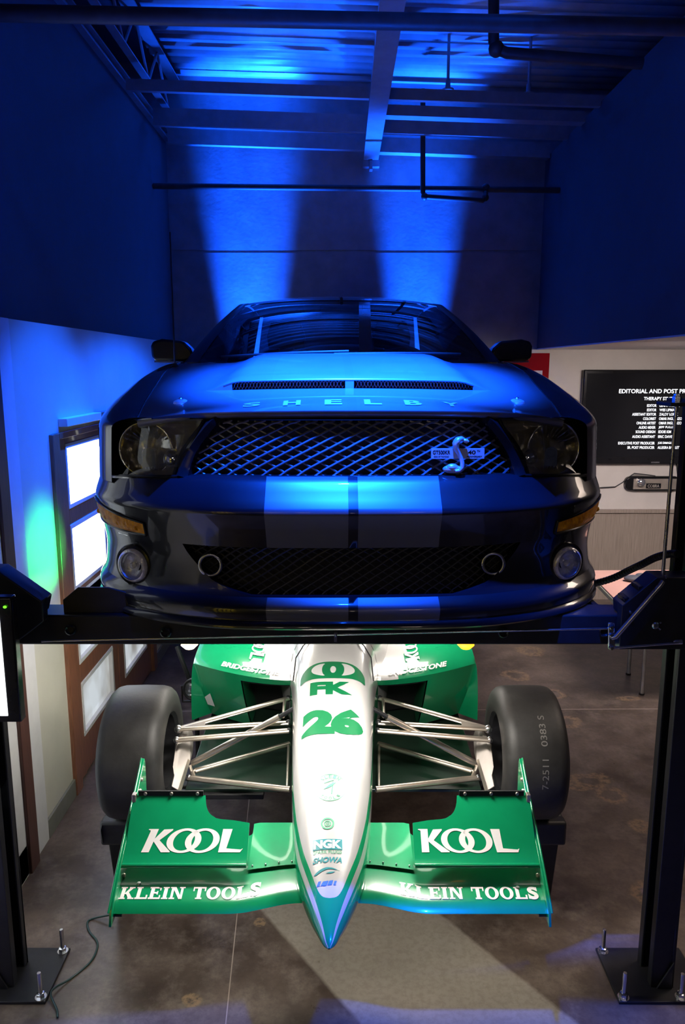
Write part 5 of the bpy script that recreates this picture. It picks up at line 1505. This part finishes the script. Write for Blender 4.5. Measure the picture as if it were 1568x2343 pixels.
# upper flaps with a stepped trailing edge
for sg in (-1, 1):
    mb = MB()
    def flap(x, v, o=0.0):
        return Vector((RX+x, lin(2.318, 2.485, v**.9), lin(.752, .905, v**1.15) - o))
    def vmax(x):
        a = abs(x)
        return tab(a, [(.285, .60), (.345, .64), (.395, .66), (.425, .73), (.442, .86), (.447, 1.0), (HW, 1.0)])
    xs = frange(.285, .42, 8) + frange(.425, .447, 6) + frange(.46, HW-.0, 14)
    for o in (0.0, .012):
        rows = [[flap(sg*x, vmax(x)*k/14, o*(1-.6*k/14)) for k in range(15)] for x in xs]
        for i in range(len(xs)-1): mb.add(rows[i]+rows[i+1], [(k, k+1, 16+k, 15+k) for k in range(14)], MT['green'])
    top = [[flap(sg*x, vmax(x)*k/14, 0) for k in range(15)] for x in xs]; bot = [[flap(sg*x, vmax(x)*k/14, .012*(1-.6*k/14)) for k in range(15)] for x in xs]
    for k in range(14):
        for i in (0, len(xs)-1): mb.add([top[i][k], top[i][k+1], bot[i][k+1], bot[i][k]], [(0, 1, 2, 3)], MT['green'])
    for i in range(len(xs)-1):
        mb.add([top[i][-1], top[i+1][-1], bot[i+1][-1], bot[i][-1]], [(0, 1, 2, 3)], MT['green'])
        mb.add([top[i][0], top[i+1][0], bot[i+1][0], bot[i][0]], [(0, 1, 2, 3)], MT['green'])
    # rounded lower nose of the flap
    mb.tube([flap(sg*x, 0, .006) for x in frange(.285, HW, 8)], .0085, MT['green'], 10)
    d = 2.36*math.cos(PITCH)+1.62*math.sin(PITCH)
    xa, xb = ((324, 556) if sg < 0 else (959, 1189))
    xc = ((xa+xb)/2-CX)/FPX*d - RX; w_ = (xb-xa)/FPX*d
    decal(mb, kool(w_, .36, -.12 if sg > 0 else .18), lambda x, y: flap(xc+x, .335+y, -.0016), MT['white_mark'], .02)
    o = mb.build('wing_flap', rc, smooth=40)
    b = MB().box((RX+min(sg*.455, sg*(HW-.02)), 2.484, .898), (RX+max(sg*.455, sg*(HW-.02)), 2.490, .922), MT['black_plastic'])
    b.build('gurney_strip', o)
    for k in range(3): MB().lathe([(0, .006), (.0055, .005), (.0065, 0)], Vector((RX+sg*lin(.475, HW-.045, k/2), 2.484, .913)), (0, -1, 0), MT['arm'], 10).build('screw', o)
    b = MB().box((RX+sg*(HW-.006)-.007, 2.47, .885), (RX+sg*(HW-.006)+.007, 2.492, .915), MT['arm'])
    b.build('flap_bracket', o, bevel=0.002)
# end plates
for sg in (-1, 1):
    pr = [(2.172, .628), (2.66, .628), (2.665, .94), (2.655, .955), (2.63, .935), (2.55, .885), (2.45, .835), (2.36, .785), (2.28, .735), (2.22, .695), (2.185, .668)]
    mb = MB().prism(pr, lambda y, z, t: Vector((RX+sg*t, y, z)), HW+.0005, HW+.009, MT['green'])
    mb.tube([Vector((RX+sg*(HW+.012), y, z)) for y, z in pr[2:]], .004, MT['green'], 6)
    o = mb.build('end_plate', rc, bevel=0.002)
    for y, z in ((2.60, .90), (2.575, .87), (2.50, .80), (2.42, .755), (2.40, .73), (2.38, .725), (2.33, .70), (2.55, .79)):
        MB().lathe([(0, .006), (.006, .005), (.008, 0)], Vector((RX+sg*(HW), y, z)), (-sg, 0, 0), MT['arm'], 10).build('rivet', o)
    MB().box((RX+sg*HW-.02 if sg > 0 else RX-HW-.0, 2.22, .628), (RX+sg*HW if sg > 0 else RX-HW+.02, 2.60, .634), MT['carbon']).build('skid', o)
# rear wing, out of sight behind the lift beam
mb = MB()
for z, y in ((1.30, 6.35), (1.16, 6.30)):
    mb.grid(lambda a, b: Vector((RX+lin(-.48, .48, a), y+.16*math.cos(2*PI*b), z+.05*math.cos(2*PI*b)+.016*math.sin(2*PI*b))), 4, 16, MT['green'])
for sg in (-1, 1): mb.box((RX+sg*.49-.006, 6.05, .98), (RX+sg*.49+.006, 6.6, 1.42), MT['green'])
mb.box((RX-.02, 6.1, .82), (RX+.02, 6.36, 1.16), MT['carbon'])
mb.build('rear_wing', rc, smooth=40)

# wheel stands
def stand(sg, Y, lab):
    xo = RX+sg*1.01; xi = RX+sg*.68
    st = thing('wheel_stand', lab, 'stand', ((xo+xi)/2, Y, 0), group='stands under the race car wheels')
    lo, hi = min(xo, xi), max(xo, xi)
    mb = MB()
    def bx(x0, x1, y0, y1, z0, z1, tx=0): mb.add([(x0, y0, z0), (x1, y0, z0), (x1, y1, z0), (x0, y1, z0), (x0-tx, y0-tx, z1), (x1+tx, y0-tx, z1), (x1+tx, y1+tx, z1), (x0-tx, y1+tx, z1)], [(0,3,2,1),(4,5,6,7),(0,1,5,4),(1,2,6,5),(2,3,7,6),(3,0,4,7)], MT['black_steel'])
    bx(lo+.02, hi-.02, Y+.0, Y+.20, .02, .36, .02)
    mb.build('body', st, bevel=0.006)
    MB().box((lo, Y-.11, .36), (hi, Y+.24, .44), MT['rubber']).box((lo, Y-.11, .44), (hi, Y-.05, .472), MT['rubber']).box((lo, Y+.18, .44), (hi, Y+.24, .472), MT['rubber']).box((lo, Y-.05, .44), (hi, Y+.18, .4665), MT['rubber']).build('cradle_pad', st, bevel=0.012)
    for x in (lo+.05, hi-.05):
        for y in (Y+.03, Y+.17): MB().box((x-.03, y-.03, 0), (x+.03, y+.03, .02), MT['black_plastic']).build('foot', st, bevel=0.004)
stand(-1, WY, 'dark padded stand under the front wheel nearest the glazed doors')
stand(1, WY, 'dark padded stand under the front wheel nearest the right lift post')
stand(-1, 5.75, 'dark padded stand under the rear wheel nearest the glazed doors')
stand(1, 5.75, 'dark padded stand under the rear wheel nearest the table')

# ================================================================== LOOSE THINGS
# lit display hung beside the left post
a = at(48, 1655, 2.33); b = at(36, 1368, 2.33)
z0, z1, x1 = a.z, b.z, a.x
mn = thing('monitor', 'white lit monitor in a black frame on the left lift post', 'monitor', (x1-.28, 2.36, z0))
MB().box((x1-.50, 2.335, z0), (x1, 2.375, z1), MT['tv_black']).build('casing', mn, bevel=0.006)
MB().box((x1-.47, 2.332, z0+.025), (x1-.042, 2.337, z1-.055), MT['screen_white']).build('screen', mn)
MB().box((x1-.32, 2.375, z0+.05), (x1-.26, 2.598, z0+.12), MT['black_steel']).build('mounting_arm', mn)
c = at(11, 1389, 2.33)
MB().ball(c, (.006, .004, .0045), MT['led_green'], 10, 6).build('power_light', mn)

# ribbed air hose from the right post to the runway
P = [at(1552, 1267, 2.62), at(1530, 1268, 2.66), at(1500, 1276, 2.72), at(1470, 1291, 2.78), at(1440, 1305, 2.86), at(1405, 1322, 2.94), at(1365, 1334, 3.02), at(1320, 1342, 3.10)]
pts = []
for i in range(len(P)-1):
    for k in range(24):
        t = k/24; p0 = P[max(i-1, 0)]; p1, p2 = P[i], P[i+1]; p3 = P[min(i+2, len(P)-1)]
        pts.append(.5*((2*p1)+(p2-p0)*t+(2*p0-5*p1+4*p2-p3)*t*t+(3*p1-p0-3*p2+p3)*t**3))
single(MB().tube(pts, [.0145 if i % 4 < 2 else .0120 for i in range(len(pts))], MT['hose'], 12), 'air_hose', 'black ribbed hose lit blue curving from the right lift post', 'hose', pts[0], smooth=60)

# floor lamp beside the far side pod
c = at(443, 1578, 4.2)
lp = thing('stage_light', 'small black stage lamp behind the left front race wheel', 'lamp', (c.x, c.y+.05, 0))
mb = MB().lathe([(.062, 0), (.066, .02), (.060, .10), (.035, .15), (0, .16)], c, Vector((.15, 1, -.1)), MT['black_plastic'], 24)
mb.torus(c, Vector((.15, 1, -.1)), .060, .008, MT['black_steel'], 24, 8)
mb.build('housing', lp)
MB().lathe([(.056, .004), (.03, .03), (0, .034)], c, Vector((.15, 1, -.1)), MT['chrome'], 24).lathe([(.058, -.002), (.03, -.010), (0, -.012)], c, Vector((.15, 1, -.1)), MT['lens'], 24).build('lamp_face', lp)
mb = MB().tube([(c.x-.08, c.y+.06, c.z), (c.x-.08, c.y+.06, c.z-.10), (c.x+.08, c.y+.06, c.z-.10), (c.x+.08, c.y+.06, c.z)], .008, MT['black_steel'], 8)
mb.tube([(c.x, c.y+.06, c.z-.10), (c.x, c.y+.06, .02)], .014, MT['black_steel'], 10)
mb.lathe([(0, 0), (.14, 0), (.14, .012), (.02, .03), (0, .03)], (c.x, c.y+.06, 0), (0, 0, 1), MT['black_steel'], 24)
mb.build('stand', lp)
P = [at(405, 1480, 4.45), at(412, 1500, 4.42), at(424, 1530, 4.4), at(432, 1552, 4.4), at(436, 1566, 4.4)]
single(MB().tube(P, .014, MT['black_plastic'], 8), 'lamp_cable', 'black cable bundle running up behind the small stage lamp', 'cable', P[0])

# thin cable on the floor at the left
P = [fl(258, 2092, .035), fl(212, 2102, .005), fl(200, 2112, .005), fl(205, 2132, .005), fl(221, 2152, .005), fl(222, 2172, .005), fl(205, 2203, .005), fl(160, 2240, .005), fl(128, 2258, .016), fl(116, 2275, .016), fl(130, 2310, .005), fl(132, 2330, .005)]
pts = []
for i in range(len(P)-1):
    for k in range(6):
        t = k/6; p0 = P[max(i-1, 0)]; p1, p2 = P[i], P[i+1]; p3 = P[min(i+2, len(P)-1)]
        pts.append(.5*((2*p1)+(p2-p0)*t+(2*p0-5*p1+4*p2-p3)*t*t+(3*p1-p0-3*p2+p3)*t**3))
single(MB().tube(pts, .0042, MT['cable'], 8), 'floor_cable', 'thin dark cable snaking over the floor to the left base plate', 'cable', pts[20], smooth=60)

# striped panel added out of view beside the viewer, for the car to reflect
mb = MB().box((-1.50, -0.4, 0.9), (-1.47, 1.0, 2.45), MT['yellow'])
for k in range(5): mb.box((-1.47, -0.3+k*.27, 0.9), (-1.466, -0.23+k*.27, 2.45), MT['black_trim'])
single(mb, 'reflection_panel', 'added yellow panel with black stripes, unseen left of the viewer', 'panel', (-1.48, .3, .9))

# glowing lamps added unseen behind the viewer, as something to reflect
for x, y, z, lb in ((-0.35, -0.9, 2.95, 'added glowing pendant lamp, unseen behind the viewer at left'), (0.95, -0.7, 2.65, 'added glowing pendant lamp, unseen behind the viewer at right'), (0.2, -1.2, 2.2, 'added low glowing pendant lamp, unseen behind the viewer in the middle')):
    t = thing('added_pendant_lamp', lb, 'lamp', (x, y, z), group='added pendant lamps for reflections')
    MB().ball((x, y, z), .085, MT['pendant']).build('globe', t)
    MB().tube([(x, y, z+.08), (x, y, 5.2)], .006, MT['black_plastic'], 6).lathe([(0, .075), (.04, .075), (.03, .11), (0, .12)], (x, y, z), (0, 0, 1), MT['black_plastic'], 16).build('cord', t)
